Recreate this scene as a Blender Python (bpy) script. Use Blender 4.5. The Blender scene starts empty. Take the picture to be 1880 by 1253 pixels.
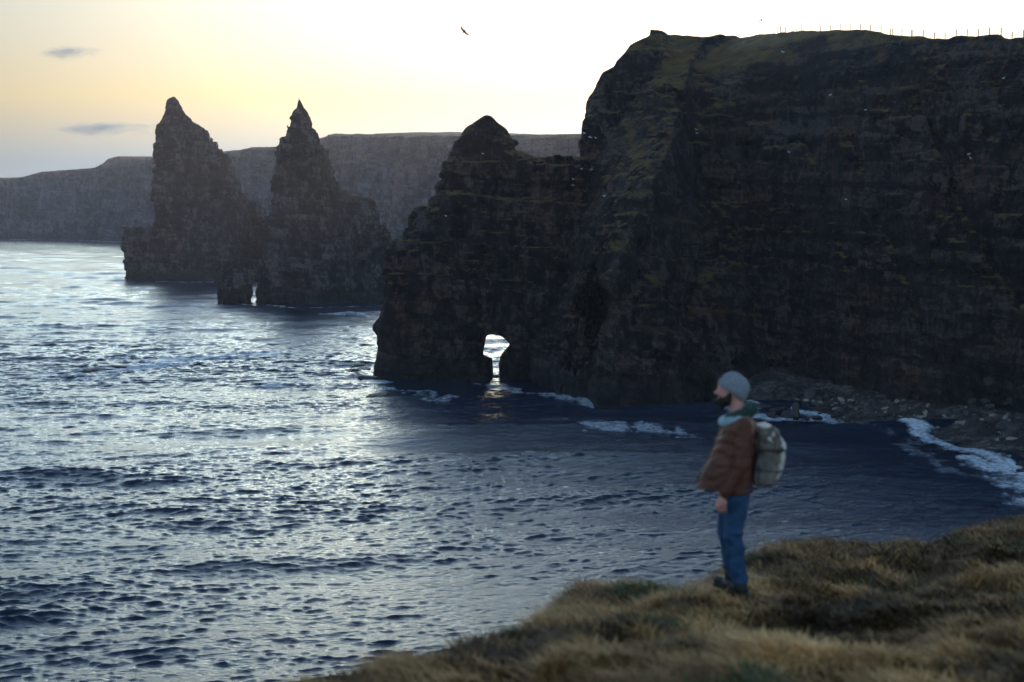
import bpy, math, random
import numpy as np
from mathutils import Vector, Matrix
R = math.radians
sc = bpy.context.scene

# ------------------------------------------------------------------ camera, sky, sun, exposure
F = 2872.0                      # focal length in photo pixels (photo 1880 x 1253)
HORIZ = 395.0                   # horizon row in the photo
H = 25.0                        # camera height above the sea
PITCH = math.atan((626.5 - HORIZ) / F)
cam_d = bpy.data.cameras.new("camera"); cam = bpy.data.objects.new("camera", cam_d)
sc.collection.objects.link(cam); sc.camera = cam
cam.location = (0, 0, H); cam.rotation_euler = (R(90) - PITCH, 0, 0)
cam_d.sensor_width = 36.0; cam_d.lens = 36.0 * F / 1880.0
cam_d.clip_start = 0.1; cam_d.clip_end = 30000
cam_d.dof.use_dof = True; cam_d.dof.focus_distance = 260.0; cam_d.dof.aperture_fstop = 1.9

SUN_EL, SUN_AZ = R(4.6), R(7.5)          # azimuth clockwise from +Y (towards +X)
w = bpy.data.worlds.new("World"); sc.world = w; w.use_nodes = True
nt = w.node_tree; N = nt.nodes; Lk = nt.links
bg = N["Background"]
sky = N.new("ShaderNodeTexSky"); sky.sky_type = 'NISHITA'; sky.sun_disc = False
sky.sun_elevation = SUN_EL; sky.sun_rotation = SUN_AZ
sky.altitude = 0; sky.air_density = 1.0; sky.dust_density = 1.2; sky.ozone_density = 1.5
# sky tint and strength by height: grey-blue low down, cream above, blue overhead
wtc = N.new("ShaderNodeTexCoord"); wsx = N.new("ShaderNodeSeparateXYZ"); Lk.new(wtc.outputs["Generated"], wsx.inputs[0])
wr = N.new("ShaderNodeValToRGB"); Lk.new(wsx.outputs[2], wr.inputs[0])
stops = [(0.0, (.065, .14, .31)), (.033, (.105, .178, .32)), (.073, (.30, .305, .275)), (.105, (.345, .365, .39)), (.14, (.40, .44, .49)), (.19, (2.15, 2.65, 2.8)), (.32, (1.8, 2.4, 2.85)), (.50, (1.2, 1.66, 2.2)), (.75, (.66, .92, 1.42)), (1.0, (.63, .88, 1.36))]  # stops above the frame are boosted, added brightness to light the sea and bay
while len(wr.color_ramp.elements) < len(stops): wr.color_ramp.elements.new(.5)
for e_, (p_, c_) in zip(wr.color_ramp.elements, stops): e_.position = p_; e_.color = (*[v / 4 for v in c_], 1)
hs = N.new("ShaderNodeHueSaturation"); hs.inputs["Saturation"].default_value = .68; hs.inputs["Value"].default_value = 4.0
Lk.new(sky.outputs[0], hs.inputs["Color"])
# gentle shoulder, so that the aureole spreads instead of peaking
bw = N.new("ShaderNodeRGBToBW"); Lk.new(sky.outputs[0], bw.inputs[0])
s1 = N.new("ShaderNodeMath"); s1.operation = 'MULTIPLY_ADD'; s1.inputs[1].default_value = .10; s1.inputs[2].default_value = 1.0; Lk.new(bw.outputs[0], s1.inputs[0])
s2 = N.new("ShaderNodeMath"); s2.operation = 'DIVIDE'; s2.inputs[0].default_value = 1.0; Lk.new(s1.outputs[0], s2.inputs[1])
hsv = N.new("ShaderNodeVectorMath"); hsv.operation = 'SCALE'; Lk.new(hs.outputs[0], hsv.inputs[0]); Lk.new(s2.outputs[0], hsv.inputs["Scale"])
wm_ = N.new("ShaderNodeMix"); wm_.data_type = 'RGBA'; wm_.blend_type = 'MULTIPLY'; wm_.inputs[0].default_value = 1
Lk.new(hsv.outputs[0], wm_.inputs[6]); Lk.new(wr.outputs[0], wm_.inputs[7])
# broad aureole round the low sun
gd = N.new("ShaderNodeVectorMath"); gd.operation = 'DOT_PRODUCT'; Lk.new(wtc.outputs["Generated"], gd.inputs[0])
gd.inputs[1].default_value = (math.sin(SUN_AZ), math.cos(SUN_AZ), .12)
g1 = N.new("ShaderNodeMath"); g1.operation = 'MAXIMUM'; g1.inputs[1].default_value = 0; Lk.new(gd.outputs["Value"], g1.inputs[0])
g2 = N.new("ShaderNodeMath"); g2.operation = 'POWER'; g2.inputs[1].default_value = 8.0; Lk.new(g1.outputs[0], g2.inputs[0])
g3 = N.new("ShaderNodeMath"); g3.operation = 'MULTIPLY_ADD'; g3.inputs[1].default_value = 1.25; g3.inputs[2].default_value = 1.0; Lk.new(g2.outputs[0], g3.inputs[0])
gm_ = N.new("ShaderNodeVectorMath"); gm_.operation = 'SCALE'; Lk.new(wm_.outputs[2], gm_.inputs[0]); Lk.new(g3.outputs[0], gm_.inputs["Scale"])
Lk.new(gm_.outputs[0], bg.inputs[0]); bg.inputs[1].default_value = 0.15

sun_d = bpy.data.lights.new("sun", 'SUN'); sun = bpy.data.objects.new("sun", sun_d)
sc.collection.objects.link(sun)
sun_d.energy = 2.0; sun_d.angle = R(0.5); sun_d.color = (1.0, 0.82, 0.62)
sd = Vector((math.sin(SUN_AZ) * math.cos(SUN_EL), math.cos(SUN_AZ) * math.cos(SUN_EL), math.sin(SUN_EL)))
sun.rotation_euler = sd.to_track_quat('Z', 'Y').to_euler(); sun.location = (60, 500, 200)

sc.view_settings.view_transform = 'Standard'; sc.view_settings.look = 'None'
sc.view_settings.exposure = 1.0; sc.view_settings.gamma = 1.0
sc.render.engine = 'CYCLES'
sc.cycles.use_denoising = True
try: sc.cycles.denoiser = 'OPENIMAGEDENOISE'
except Exception: pass
sc.cycles.max_bounces = 6; sc.cycles.diffuse_bounces = 3; sc.cycles.glossy_bounces = 3
sc.cycles.volume_bounces = 0; sc.cycles.sample_clamp_direct = 12; sc.cycles.sample_clamp_indirect = 4
sc.cycles.use_adaptive_sampling = True

# ------------------------------------------------------------------ picture geometry
cp, sp = math.cos(PITCH), math.sin(PITCH)
def ray(px, py):
    a, b = (px - 940.0) / F, (626.5 - py) / F
    return a, cp + b * sp, -sp + b * cp          # x, y, z for unit camera depth
def at_y(px, py, Y):                              # the point of the pixel's ray at world depth Y
    x, y, z = ray(px, py); t = Y / y
    return x * t, H + z * t
def at_z(px, py, zz=0.0):                         # ... on the level zz
    x, y, z = ray(px, py); t = (zz - H) / z
    return x * t, y * t

# ------------------------------------------------------------------ noise
def hsh(*ks):
    h = np.uint32(0x9E3779B9) * np.ones_like(np.asarray(ks[0]), dtype=np.uint32)
    for k in ks:
        k = np.asarray(k).astype(np.int64).astype(np.uint32)
        h = (h ^ k) * np.uint32(0x85EBCA6B); h ^= h >> np.uint32(13)
        h = h * np.uint32(0xC2B2AE35); h ^= h >> np.uint32(16)
    return h.astype(np.float32) * np.float32(1 / 4294967296.0)
def vn(x, y, z, seed=0):                          # value noise, -1..1
    xi, yi, zi = np.floor(x), np.floor(y), np.floor(z)
    u, v, s = x - xi, y - yi, z - zi
    u = u * u * (3 - 2 * u); v = v * v * (3 - 2 * v); s = s * s * (3 - 2 * s)
    xi = xi.astype(np.int64); yi = yi.astype(np.int64); zi = zi.astype(np.int64)
    sd_ = np.full(xi.shape, seed, dtype=np.int64)
    r = 0
    for dx in (0, 1):
        wx = u if dx else 1 - u
        for dy in (0, 1):
            wy = v if dy else 1 - v
            for dz in (0, 1):
                ws = s if dz else 1 - s
                r = r + hsh(xi + dx, yi + dy, zi + dz, sd_) * (wx * wy * ws)
    return r * 2 - 1
def fbm(x, y, z, o=3, seed=0):
    a, r, f = 1.0, 0, 1.0
    for i in range(o):
        r = r + a * vn(x * f, y * f, z * f, seed + i * 17); a *= 0.5; f *= 2.03
    return r
def v2(x, y, seed=0): return vn(x, y, np.zeros_like(x), seed)
def f2(x, y, o=3, seed=0): return fbm(x, y, np.zeros_like(x), o, seed)

def rock_disp(x, y, z, s=1.0, seed=0, dip=(0.05, 0.03), rough=1.0):
    zz = z + dip[0] * x + dip[1] * y + 0.5 * s * vn(x / (9 * s), y / (9 * s), z / (9 * s), seed + 5)
    wx = x + 0.7 * s * vn(x / (2.5 * s), y / (2.5 * s), z / (2.5 * s), seed + 1)
    wy = y + 0.7 * s * vn(x / (2.5 * s), y / (2.5 * s), z / (2.5 * s), seed + 2)
    d = 1.3 * s * fbm(x / (6 * s), y / (6 * s), z / (28 * s), 3, seed + 3)
    d += 0.6 * s * fbm(x / (3 * s), y / (3 * s), z / (4.5 * s), 2, seed + 4)
    for i, (h, wd, amp) in enumerate(((5.2, 3.4, 1.5), (2.3, 1.5, 1.15), (1.0, 0.8, 0.55))):
        h *= s; wd *= s; amp *= s * rough
        q = zz / h + 0.35 * np.sin(zz / h * 2.1 + i)
        li = np.floor(q).astype(np.int64); t = q - li
        sdi = np.full(li.shape, seed + 31 * i, dtype=np.int64)
        hl = hsh(li, sdi)
        cx = np.floor((wx + hl * 37 * wd) / wd).astype(np.int64)
        cy = np.floor((wy + hl * 23 * wd) / wd).astype(np.int64)
        d += amp * (hsh(li, cx, cy, sdi) - 0.5) + (0.45, .25, .2)[i] * amp * (hl - 0.5)
        e = np.minimum(t, 1 - t) * h
        d -= (.5, .4, .3)[i] * amp * np.exp(-(e / (0.13 * s)) ** 2) * (hsh(li, cx // 3, cy // 3, sdi) > .35)
    return np.clip(d, -2.7 * s, 2.5 * s)

# ------------------------------------------------------------------ distance-field modelling -> mesh
def surface_nets(f, org, vox):
    f = f.copy(); big = abs(vox)
    for ax in range(3):
        s0 = [slice(None)] * 3; s0[ax] = 0; f[tuple(s0)] = np.maximum(f[tuple(s0)], big)
        s0[ax] = -1; f[tuple(s0)] = np.maximum(f[tuple(s0)], big)
    ins = f < 0
    c = np.zeros(tuple(n - 1 for n in f.shape), dtype=np.int8)
    off = [(i, j, k) for i in (0, 1) for j in (0, 1) for k in (0, 1)]
    sh = c.shape
    for o in off: c += ins[o[0]:o[0] + sh[0], o[1]:o[1] + sh[1], o[2]:o[2] + sh[2]]
    act = (c > 0) & (c < 8)
    idx = np.argwhere(act)
    num = np.full(sh, -1, dtype=np.int32); num[act] = np.arange(len(idx), dtype=np.int32)
    vals = {o: f[idx[:, 0] + o[0], idx[:, 1] + o[1], idx[:, 2] + o[2]] for o in off}
    acc = np.zeros((len(idx), 3), dtype=np.float32); cnt = np.zeros(len(idx), dtype=np.float32)
    for a in off:
        for ax in range(3):
            if a[ax]: continue
            b = list(a); b[ax] = 1; b = tuple(b)
            va, vb = vals[a], vals[b]
            m = (va < 0) != (vb < 0)
            t = np.where(m, va / np.where(m, va - vb, 1), 0)
            p = np.array(a, dtype=np.float32)[None, :] + np.zeros((len(idx), 3), dtype=np.float32)
            p[:, ax] += t
            acc += p * m[:, None]; cnt += m
    co = (idx + acc / cnt[:, None]) * vox + np.array(org)[None, :]
    quads = []
    for ax in range(3):
        a0 = [slice(None)] * 3; a1 = [slice(None)] * 3
        a0[ax] = slice(0, -1); a1[ax] = slice(1, None)
        ch = ins[tuple(a0)] != ins[tuple(a1)]
        e = np.argwhere(ch)
        o1, o2 = [(1, 2), (2, 0), (0, 1)][ax]
        ok = (e[:, o1] > 0) & (e[:, o2] > 0) & (e[:, o1] < sh[o1]) & (e[:, o2] < sh[o2])
        e = e[ok]
        ii = ins[e[:, 0], e[:, 1], e[:, 2]]
        def g(d1, d2):
            q = e.copy(); q[:, o1] -= d1; q[:, o2] -= d2
            return num[q[:, 0], q[:, 1], q[:, 2]]
        q = np.stack([g(0, 0), g(1, 0), g(1, 1), g(0, 1)], axis=1)
        q[~ii] = q[~ii][:, ::-1]
        quads.append(q)
    return co, np.concatenate(quads)

def keep_big(co, q, share=.03):
    lab = np.arange(len(co))
    for _ in range(200):
        old = lab.copy(); m = lab[q].min(1)
        for k in range(4): np.minimum.at(lab, q[:, k], m)
        lab = lab[lab]; lab = lab[lab]
        if (lab == old).all(): break
    cnt = np.bincount(lab, minlength=len(co)); ok = cnt[lab] > share * len(co)
    new = np.cumsum(ok) - 1
    return co[ok], new[q[ok[q[:, 0]]]]
def mesh_from(name, co, faces, mat=None, smooth=False, attrs=None):
    """faces: (n,4) or (n,3) array"""
    me = bpy.data.meshes.new(name)
    n, k = faces.shape
    me.vertices.add(len(co)); me.vertices.foreach_set("co", np.asarray(co, dtype=np.float32).ravel())
    me.loops.add(n * k); me.loops.foreach_set("vertex_index", faces.astype(np.int32).ravel())
    me.polygons.add(n); me.polygons.foreach_set("loop_start", np.arange(0, n * k, k, dtype=np.int32))
    me.polygons.foreach_set("loop_total", np.full(n, k, dtype=np.int32))
    me.polygons.foreach_set("use_smooth", np.full(n, smooth, dtype=bool))
    if attrs:
        for an, (ty, data) in attrs.items():
            at = me.attributes.new(an, ty, 'POINT')
            at.data.foreach_set("color" if ty == 'FLOAT_COLOR' else "value", np.asarray(data, dtype=np.float32).ravel())
    me.update(calc_edges=True); me.validate()
    if mat: me.materials.append(mat)
    return me
def link(name, me, parent=None, loc=(0, 0, 0)):
    o = bpy.data.objects.new(name, me); sc.collection.objects.link(o); o.location = loc
    if parent: o.parent = parent
    return o
def tag(o, label=None, cat=None, group=None, kind=None):
    if label: o["label"] = label
    if cat: o["category"] = cat
    if group: o["group"] = group
    if kind: o["kind"] = kind
    return o
def empty(name, loc, rz=0):
    o = bpy.data.objects.new(name, None); sc.collection.objects.link(o)
    o.location = loc; o.rotation_euler = (0, 0, rz); o.empty_display_size = 0.3
    return o

class Grid:
    def __init__(s, lo, hi, vox):
        s.lo = np.array(lo, dtype=float); s.vox = vox
        s.n = [int(math.ceil((hi[i] - lo[i]) / vox)) + 1 for i in range(3)]
        ax = [(lo[i] + vox * np.arange(s.n[i])).astype(np.float32) for i in range(3)]
        s.x = ax[0][:, None, None]; s.y = ax[1][None, :, None]; s.z = ax[2][None, None, :]
        s.f = np.full(s.n, 1e3, dtype=np.float32)
    def rough(s, fn, band):
        m = np.abs(s.f) < band
        i = np.argwhere(m)
        p = (i * s.vox + s.lo[None, :]).astype(np.float32)
        s.f[m] -= fn(p[:, 0], p[:, 1], p[:, 2])
    def soften(s):
        for ax in range(3):
            a = [slice(None)] * 3; b = [slice(None)] * 3; c = [slice(None)] * 3
            a[ax] = slice(0, -2); b[ax] = slice(1, -1); c[ax] = slice(2, None)
            s.f[tuple(b)] = (s.f[tuple(a)] + s.f[tuple(c)]) * .15 + s.f[tuple(b)] * .7
    def mesh(s, name, mat, smooth=False):
        co, q = surface_nets(s.f, s.lo, s.vox)
        if s.vox > .2: co, q = keep_big(co, q)
        return mesh_from(name, co, q, mat, smooth)
def smin(a, b, k):
    h = np.clip(0.5 + 0.5 * (b - a) / k, 0, 1)
    return b + (a - b) * h - k * h * (1 - h)

# ------------------------------------------------------------------ materials
def mat(name, color=(.2, .2, .2), rough=0.9, metal=0.0, spec=None):
    m = bpy.data.materials.new(name); m.use_nodes = True
    b = m.node_tree.nodes["Principled BSDF"]
    b.inputs["Base Color"].default_value = (*color, 1); b.inputs["Roughness"].default_value = rough
    b.inputs["Metallic"].default_value = metal
    if spec is not None: b.inputs["Specular IOR Level"].default_value = spec
    return m, m.node_tree, b
def nd(t, ty, **kw):
    n = t.nodes.new(ty)
    for k, v in kw.items():
        if hasattr(n, k) and k not in n.inputs: setattr(n, k, v)
        else: n.inputs[k].default_value = v
    return n
def noise(t, vec, scale, detail=4, rough=0.55, dist=0.0):
    n = t.nodes.new("ShaderNodeTexNoise"); n.inputs["Scale"].default_value = scale
    n.inputs["Detail"].default_value = detail; n.inputs["Roughness"].default_value = rough
    n.inputs["Distortion"].default_value = dist
    t.links.new(vec, n.inputs["Vector"]); return n.outputs["Fac"]
def ramp(t, fac, stops):
    r = t.nodes.new("ShaderNodeValToRGB"); t.links.new(fac, r.inputs[0])
    e = r.color_ramp.elements
    while len(e) < len(stops): e.new(0.5)
    for i, (p, c) in enumerate(stops):
        e[i].position = p; e[i].color = (*c, 1) if len(c) == 3 else c
    return r.outputs[0]
def mapping(t, vec, scale=(1, 1, 1), rot=(0, 0, 0)):
    m = t.nodes.new("ShaderNodeMapping"); m.inputs["Scale"].default_value = scale
    m.inputs["Rotation"].default_value = rot
    t.links.new(vec, m.inputs["Vector"]); return m.outputs[0]
def mth(t, op, a, b=None, clamp=False):
    m = t.nodes.new("ShaderNodeMath"); m.operation = op; m.use_clamp = clamp
    for i, v in enumerate((a, b)):
        if v is None: continue
        if isinstance(v, (int, float)): m.inputs[i].default_value = v
        else: t.links.new(v, m.inputs[i])
    return m.outputs[0]
def mix(t, fac, a, b):
    m = t.nodes.new("ShaderNodeMix"); m.data_type = 'RGBA'
    for i, v in ((0, fac), (6, a), (7, b)):
        if isinstance(v, (int, float)): m.inputs[i].default_value = v
        elif isinstance(v, tuple): m.inputs[i].default_value = (*v, 1)
        else: t.links.new(v, m.inputs[i])
    return m.outputs[2]
def bump(t, b, h, strength, dist):
    n = t.nodes.new("ShaderNodeBump"); n.inputs["Strength"].default_value = strength
    n.inputs["Distance"].default_value = dist
    t.links.new(h, n.inputs["Height"]); t.links.new(n.outputs[0], b.inputs["Normal"])

def rock_material(name, c_dark, c_mid, c_light, grass_z=8.0, grass_n=0.56, grass_c=((.035, .038, .016), (.10, .088, .032)),
                  wet=4.0, scale=1.0, sw=.22):
    m, t, b = mat(name, rough=0.92, spec=0.25)
    g = t.nodes.new("ShaderNodeNewGeometry"); pos = g.outputs["Position"]
    sx = t.nodes.new("ShaderNodeSeparateXYZ"); t.links.new(pos, sx.inputs[0])
    sn = t.nodes.new("ShaderNodeSeparateXYZ"); t.links.new(g.outputs["Normal"], sn.inputs[0])
    strata = noise(t, mapping(t, pos, (.14, .14, .8), (R(2), R(-2), 0)), 1.0 * scale, 5, .6, .4)
    big = noise(t, pos, .07 * scale, 4, .6)
    streak = noise(t, mapping(t, pos, (.9, .9, .10), (0, R(6), 0)), 1.0 * scale, 5, .62, .3)
    fine = noise(t, pos, 1.6 * scale, 6, .65)
    # jointed blocks: warped cells, taller than wide, each slab with its own tone
    wv = t.nodes.new("ShaderNodeTexNoise"); wv.inputs["Scale"].default_value = .45 * scale; wv.inputs["Detail"].default_value = 4
    t.links.new(pos, wv.inputs["Vector"])
    wa = t.nodes.new("ShaderNodeVectorMath"); wa.operation = 'MULTIPLY_ADD'; t.links.new(wv.outputs["Color"], wa.inputs[0])
    wa.inputs[1].default_value = (1.5 / scale,) * 3; t.links.new(pos, wa.inputs[2])
    uv = mapping(t, wa.outputs[0], (1, 1, 1), (0, 0, 0))
    su = t.nodes.new("ShaderNodeSeparateXYZ"); t.links.new(uv, su.inputs[0])
    cu = t.nodes.new("ShaderNodeCombineXYZ")
    t.links.new(mth(t, 'ADD', su.outputs[0], mth(t, 'MULTIPLY', su.outputs[1], .45)), cu.inputs[0])
    t.links.new(mth(t, 'ADD', su.outputs[2], mth(t, 'MULTIPLY', su.outputs[0], .09)), cu.inputs[1])
    def bricks(w_, h_, off):
        k = t.nodes.new("ShaderNodeTexBrick"); k.offset = off; k.squash = .7; k.squash_frequency = 3
        k.inputs["Scale"].default_value = scale; k.inputs["Brick Width"].default_value = w_; k.inputs["Row Height"].default_value = h_
        k.inputs["Mortar Size"].default_value = .05 * min(w_, h_); k.inputs["Mortar Smooth"].default_value = .6
        k.inputs["Color1"].default_value = (0, 0, 0, 1); k.inputs["Color2"].default_value = (1, 1, 1, 1); k.inputs["Mortar"].default_value = (.3, .3, .3, 1)
        t.links.new(cu.outputs[0], k.inputs["Vector"]); return k
    bA, bB, bC = bricks(2.3, 3.1, .37), bricks(1.15, 1.05, .43), bricks(.5, .62, .5)
    blk = mth(t, 'ADD', mth(t, 'MULTIPLY', bA.outputs["Color"], .13), mth(t, 'ADD', mth(t, 'MULTIPLY', bB.outputs["Color"], .14), mth(t, 'MULTIPLY', bC.outputs["Color"], .09)))
    v = mth(t, 'ADD', mth(t, 'MULTIPLY', strata, sw), mth(t, 'ADD', mth(t, 'MULTIPLY', streak, .34), mth(t, 'MULTIPLY', fine, .42)))
    v = mth(t, 'ADD', v, mth(t, 'SUBTRACT', blk, .195 + (sw - .22) * .5))
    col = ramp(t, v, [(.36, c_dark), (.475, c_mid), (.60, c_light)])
    tint = ramp(t, big, [(.35, (1.25, .88, .84)), (.5, (1, 1, 1)), (.65, (.85, .97, 1.12))])
    mm = t.nodes.new("ShaderNodeMix"); mm.data_type = 'RGBA'; mm.blend_type = 'MULTIPLY'; mm.inputs[0].default_value = 1
    t.links.new(col, mm.inputs[6]); t.links.new(tint, mm.inputs[7]); col = mm.outputs[2]
    # pale lichen and guano flecks
    sp_ = ramp(t, noise(t, pos, 2.3 * scale, 3, .7), [(.68, (0, 0, 0)), (.78, (1, 1, 1))])
    col = mix(t, mth(t, 'MULTIPLY', sp_, .15), col, (.22, .215, .20))
    # grass on the ledges and the top
    gn = mth(t, 'ADD', sn.outputs[2], mth(t, 'MULTIPLY', mth(t, 'SUBTRACT', noise(t, pos, .22 * scale, 5, .65), .5), .8))
    gm = nd(t, "ShaderNodeMapRange"); gm.inputs[1].default_value = grass_n; gm.inputs[2].default_value = grass_n + .22
    t.links.new(gn, gm.inputs[0])
    gz = nd(t, "ShaderNodeMapRange"); gz.inputs[1].default_value = grass_z; gz.inputs[2].default_value = grass_z + 6
    t.links.new(sx.outputs[2], gz.inputs[0])
    gcol = ramp(t, noise(t, pos, .5 * scale, 6, .7), [(.35, grass_c[0]), (.65, grass_c[1])])
    col = mix(t, mth(t, 'MULTIPLY', gm.outputs[0], gz.outputs[0]), col, gcol)
    # wet, weed-dark foot
    wm = nd(t, "ShaderNodeMapRange"); wm.inputs[1].default_value = wet; wm.inputs[2].default_value = wet * .3
    t.links.new(mth(t, 'ADD', sx.outputs[2], mth(t, 'MULTIPLY', noise(t, pos, .4, 3), -2.0)), wm.inputs[0])
    col = mix(t, mth(t, 'MULTIPLY', wm.outputs[0], .75), col, (.014, .014, .015))
    t.links.new(col, b.inputs["Base Color"])
    vo = t.nodes.new("ShaderNodeTexVoronoi"); vo.feature = 'DISTANCE_TO_EDGE'
    vo.inputs["Scale"].default_value = 1.1 * scale
    t.links.new(mapping(t, pos, (.8, .8, 1.9), (R(3), R(-3), 0)), vo.inputs["Vector"])
    crack = mth(t, 'ADD', mth(t, 'MINIMUM', vo.outputs[0], .08), mth(t, 'MULTIPLY', blk, 1.1))
    for k_, a_ in ((bA, .16), (bB, .13), (bC, .06)): crack = mth(t, 'SUBTRACT', crack, mth(t, 'MULTIPLY', k_.outputs["Fac"], a_))
    hgt = mth(t, 'ADD', mth(t, 'MULTIPLY', crack, 3.0), mth(t, 'ADD', mth(t, 'MULTIPLY', fine, 1.0), mth(t, 'MULTIPLY', strata, .6)))
    bump(t, b, hgt, 1.0, 0.55 / scale)
    return m
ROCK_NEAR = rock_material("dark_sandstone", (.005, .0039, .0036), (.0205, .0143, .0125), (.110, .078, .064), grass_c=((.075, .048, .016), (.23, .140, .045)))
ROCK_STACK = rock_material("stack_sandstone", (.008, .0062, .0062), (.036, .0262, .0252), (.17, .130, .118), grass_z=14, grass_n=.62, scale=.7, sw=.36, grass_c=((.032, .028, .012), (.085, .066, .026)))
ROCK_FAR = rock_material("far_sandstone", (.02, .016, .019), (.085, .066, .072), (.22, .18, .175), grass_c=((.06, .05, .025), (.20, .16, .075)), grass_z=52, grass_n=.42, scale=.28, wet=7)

# ------------------------------------------------------------------ sea
def seg_dist(x, y, pts):
    d = np.full(x.shape, 1e9, dtype=np.float32)
    for (x0, y0), (x1, y1) in zip(pts[:-1], pts[1:]):
        vx, vy = x1 - x0, y1 - y0; L2 = vx * vx + vy * vy + 1e-9
        t = np.clip(((x - x0) * vx + (y - y0) * vy) / L2, 0, 1)
        d = np.minimum(d, np.hypot(x - x0 - t * vx, y - y0 - t * vy))
    return d
def side(x, y, pts):                    # signed distance, + on the left of the polyline
    d = np.full(x.shape, 1e9, dtype=np.float32); s = np.ones_like(d)
    for (x0, y0), (x1, y1) in zip(pts[:-1], pts[1:]):
        vx, vy = x1 - x0, y1 - y0; L2 = vx * vx + vy * vy + 1e-9
        t = np.clip(((x - x0) * vx + (y - y0) * vy) / L2, 0, 1)
        dd = np.hypot(x - x0 - t * vx, y - y0 - t * vy)
        cr = vx * (y - y0) - vy * (x - x0)
        m = dd < d; d = np.where(m, dd, d); s = np.where(m, np.sign(cr), s)
    return d * s
SHORE = [at_z(*p) for p in ((1290, 739), (1400, 752), (1500, 757), (1560, 763), (1650, 780), (1750, 806), (1830, 838), (1880, 872))]
SHORE += [(52.5, 136), (57, 115), (63, 90), (66, 60), (60, 35)]

def shore_d(x, y):                      # distance from the waterline of the beach, + on the land
    q = sorted((p[1], p[0]) for p in SHORE)
    return seg_dist(x, y, SHORE) * np.where(x > np.interp(y, [a for a, _ in q], [b for _, b in q]), 1, -1).astype(np.float32)
def make_sea():
    rows = np.concatenate([np.linspace(1420, 760, 1050), np.linspace(759.5, 440, 900)[1:], np.geomspace(44, 14, 60)[1:] + 395.0])
    D = H * F / (rows - HORIZ)
    ang = np.concatenate([np.linspace(-1500, -60, 80)[:-1], np.linspace(-60, 1940, 900), np.linspace(1940, 3400, 80)[1:]])
    k = (ang - 940) / F
    Y = np.repeat(D[:, None], len(k), 1); X = Y * k[None, :]
    spY = np.abs(np.gradient(D))[:, None] + 0 * X
    spX = Y * np.gradient(k)[None, :]
    spc = np.maximum(spY * .8, spX)
    X = X.astype(np.float32); Y = Y.astype(np.float32)
    gust = 1.05 + 0.34 * f2(X / 48, Y / 17, 3, 71) + 0.25 * f2(X / 160, Y / 90, 2, 72)
    calm = np.clip(side(X, Y, [(95, 40), (34, 120), (14, 165), (6, 205)]) / 25 + .5, 0.0, 1)   # sheltered water in the bay
    gust = np.clip(gust, .35, 1.7) * (0.88 + .12 * calm)
    rs = np.random.RandomState(5)
    NW = 120
    Z = np.zeros_like(X); DX = np.zeros_like(X); DY = np.zeros_like(X)
    ws_ = [(v2(X / q_, Y / q_, 300 + j), v2(X / q_, Y / q_, 320 + j)) for j, q_ in enumerate((4, 11, 28, 70))]
    for i in range(NW):
        lam = 0.36 * (28 / 0.36) ** ((i + rs.rand()) / NW)
        th = R(-78) + rs.randn() * (R(14) if lam > 3 else R(20) if lam > 1 else R(40))
        kx, ky = math.cos(th), math.sin(th)
        s_ = 0.034 * (.7 if lam < .5 else 1.7 if lam < 1.35 else .95 if lam < 2.4 else .60)
        a = s_ * lam / (2 * math.pi)
        wgt = np.clip((lam / spc - 1.8) / 2.0, 0, 1) * a * (gust if lam < 9 else 1.0)
        kk = 2 * math.pi / lam
        ph = kk * (kx * X + ky * Y) + rs.rand() * 6.28
        j = int(np.clip(round(math.log(lam * 5 / 4) / math.log(2.6)), 0, 3)); wa = rs.rand() * 6.28
        ph = ph + 2.3 * (math.cos(wa) * ws_[j][0] + math.sin(wa) * ws_[j][1])
        c, s2 = np.cos(ph), np.sin(ph)
        Z += wgt * c; DX += wgt * kx * s2; DY += wgt * ky * s2
    # foam
    foam = np.zeros_like(X)
    brk = f2(X / 1.1, Y / 1.9, 5, 91); brk2 = f2(X / 7, Y / 5, 3, 92)
    def streak(pix, wd, power=1.0, edge=.9, mod=.6):
        nonlocal foam
        pts = [at_z(*p) for p in pix]
        d = seg_dist(X + 1.5 * v2(X / 6, Y / 6, 7), Y + 2.0 * v2(X / 5, Y / 5, 8), pts)
        v = np.clip(1 - d / (wd * (1 + mod * brk2)), 0, 1)
        foam = np.maximum(foam, power * np.clip(v * 1.5 + edge * brk * .8 - .28, 0, 1) * (v > 0))
    streak([(95, 692), (180, 686), (260, 674), (330, 663), (400, 655), (490, 651)], 8.5, 1.0)
    streak([(130, 688), (240, 684), (310, 676)], 4.0, .8)
    streak([(505, 708), (560, 703), (640, 698), (690, 705)], 3.2, .9)
    streak([(700, 712), (760, 716), (820, 733)], 3.2, .6, 1.2)
    streak([(880, 705), (960, 722), (1030, 732), (1080, 738), (1150, 741), (1230, 738)], 1.9, .65, 1.1, .3)
    streak([(1105, 783), (1170, 786), (1245, 789)], 4.6, .6, 1.4)
    streak([(1240, 737), (1330, 744), (1400, 753)], 1.2, .8)
    streak([(1380, 757), (1440, 764), (1500, 762), (1545, 766)], 3.0, 1.2, .7, .2)
    dS = shore_d(X, Y) + 1.6 * v2(X / 7, Y / 7, 7) + .6 * v2(X / 2, Y / 2, 9)
    grow = 1.9 + .6 * np.clip((185 - Y) / 35, 0, 1)
    v = np.clip(1 - np.abs(dS + 1.0) / (grow * (1 + .2 * brk2)), 0, 1) * (X > 36) * (Y > 60)
    foam = np.maximum(foam, np.clip(v * 2.0 + .6 * brk - .25, 0, 1.2) * (v > 0))
    v = np.clip(1 - np.abs(dS + 6.5 + 2 * brk2) / 1.3, 0, 1) * (X > 40) * (Y < 185)
    foam = np.maximum(foam, .25 * np.clip(v * 1.4 + .9 * brk - .5, 0, 1) * (v > 0))
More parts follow.
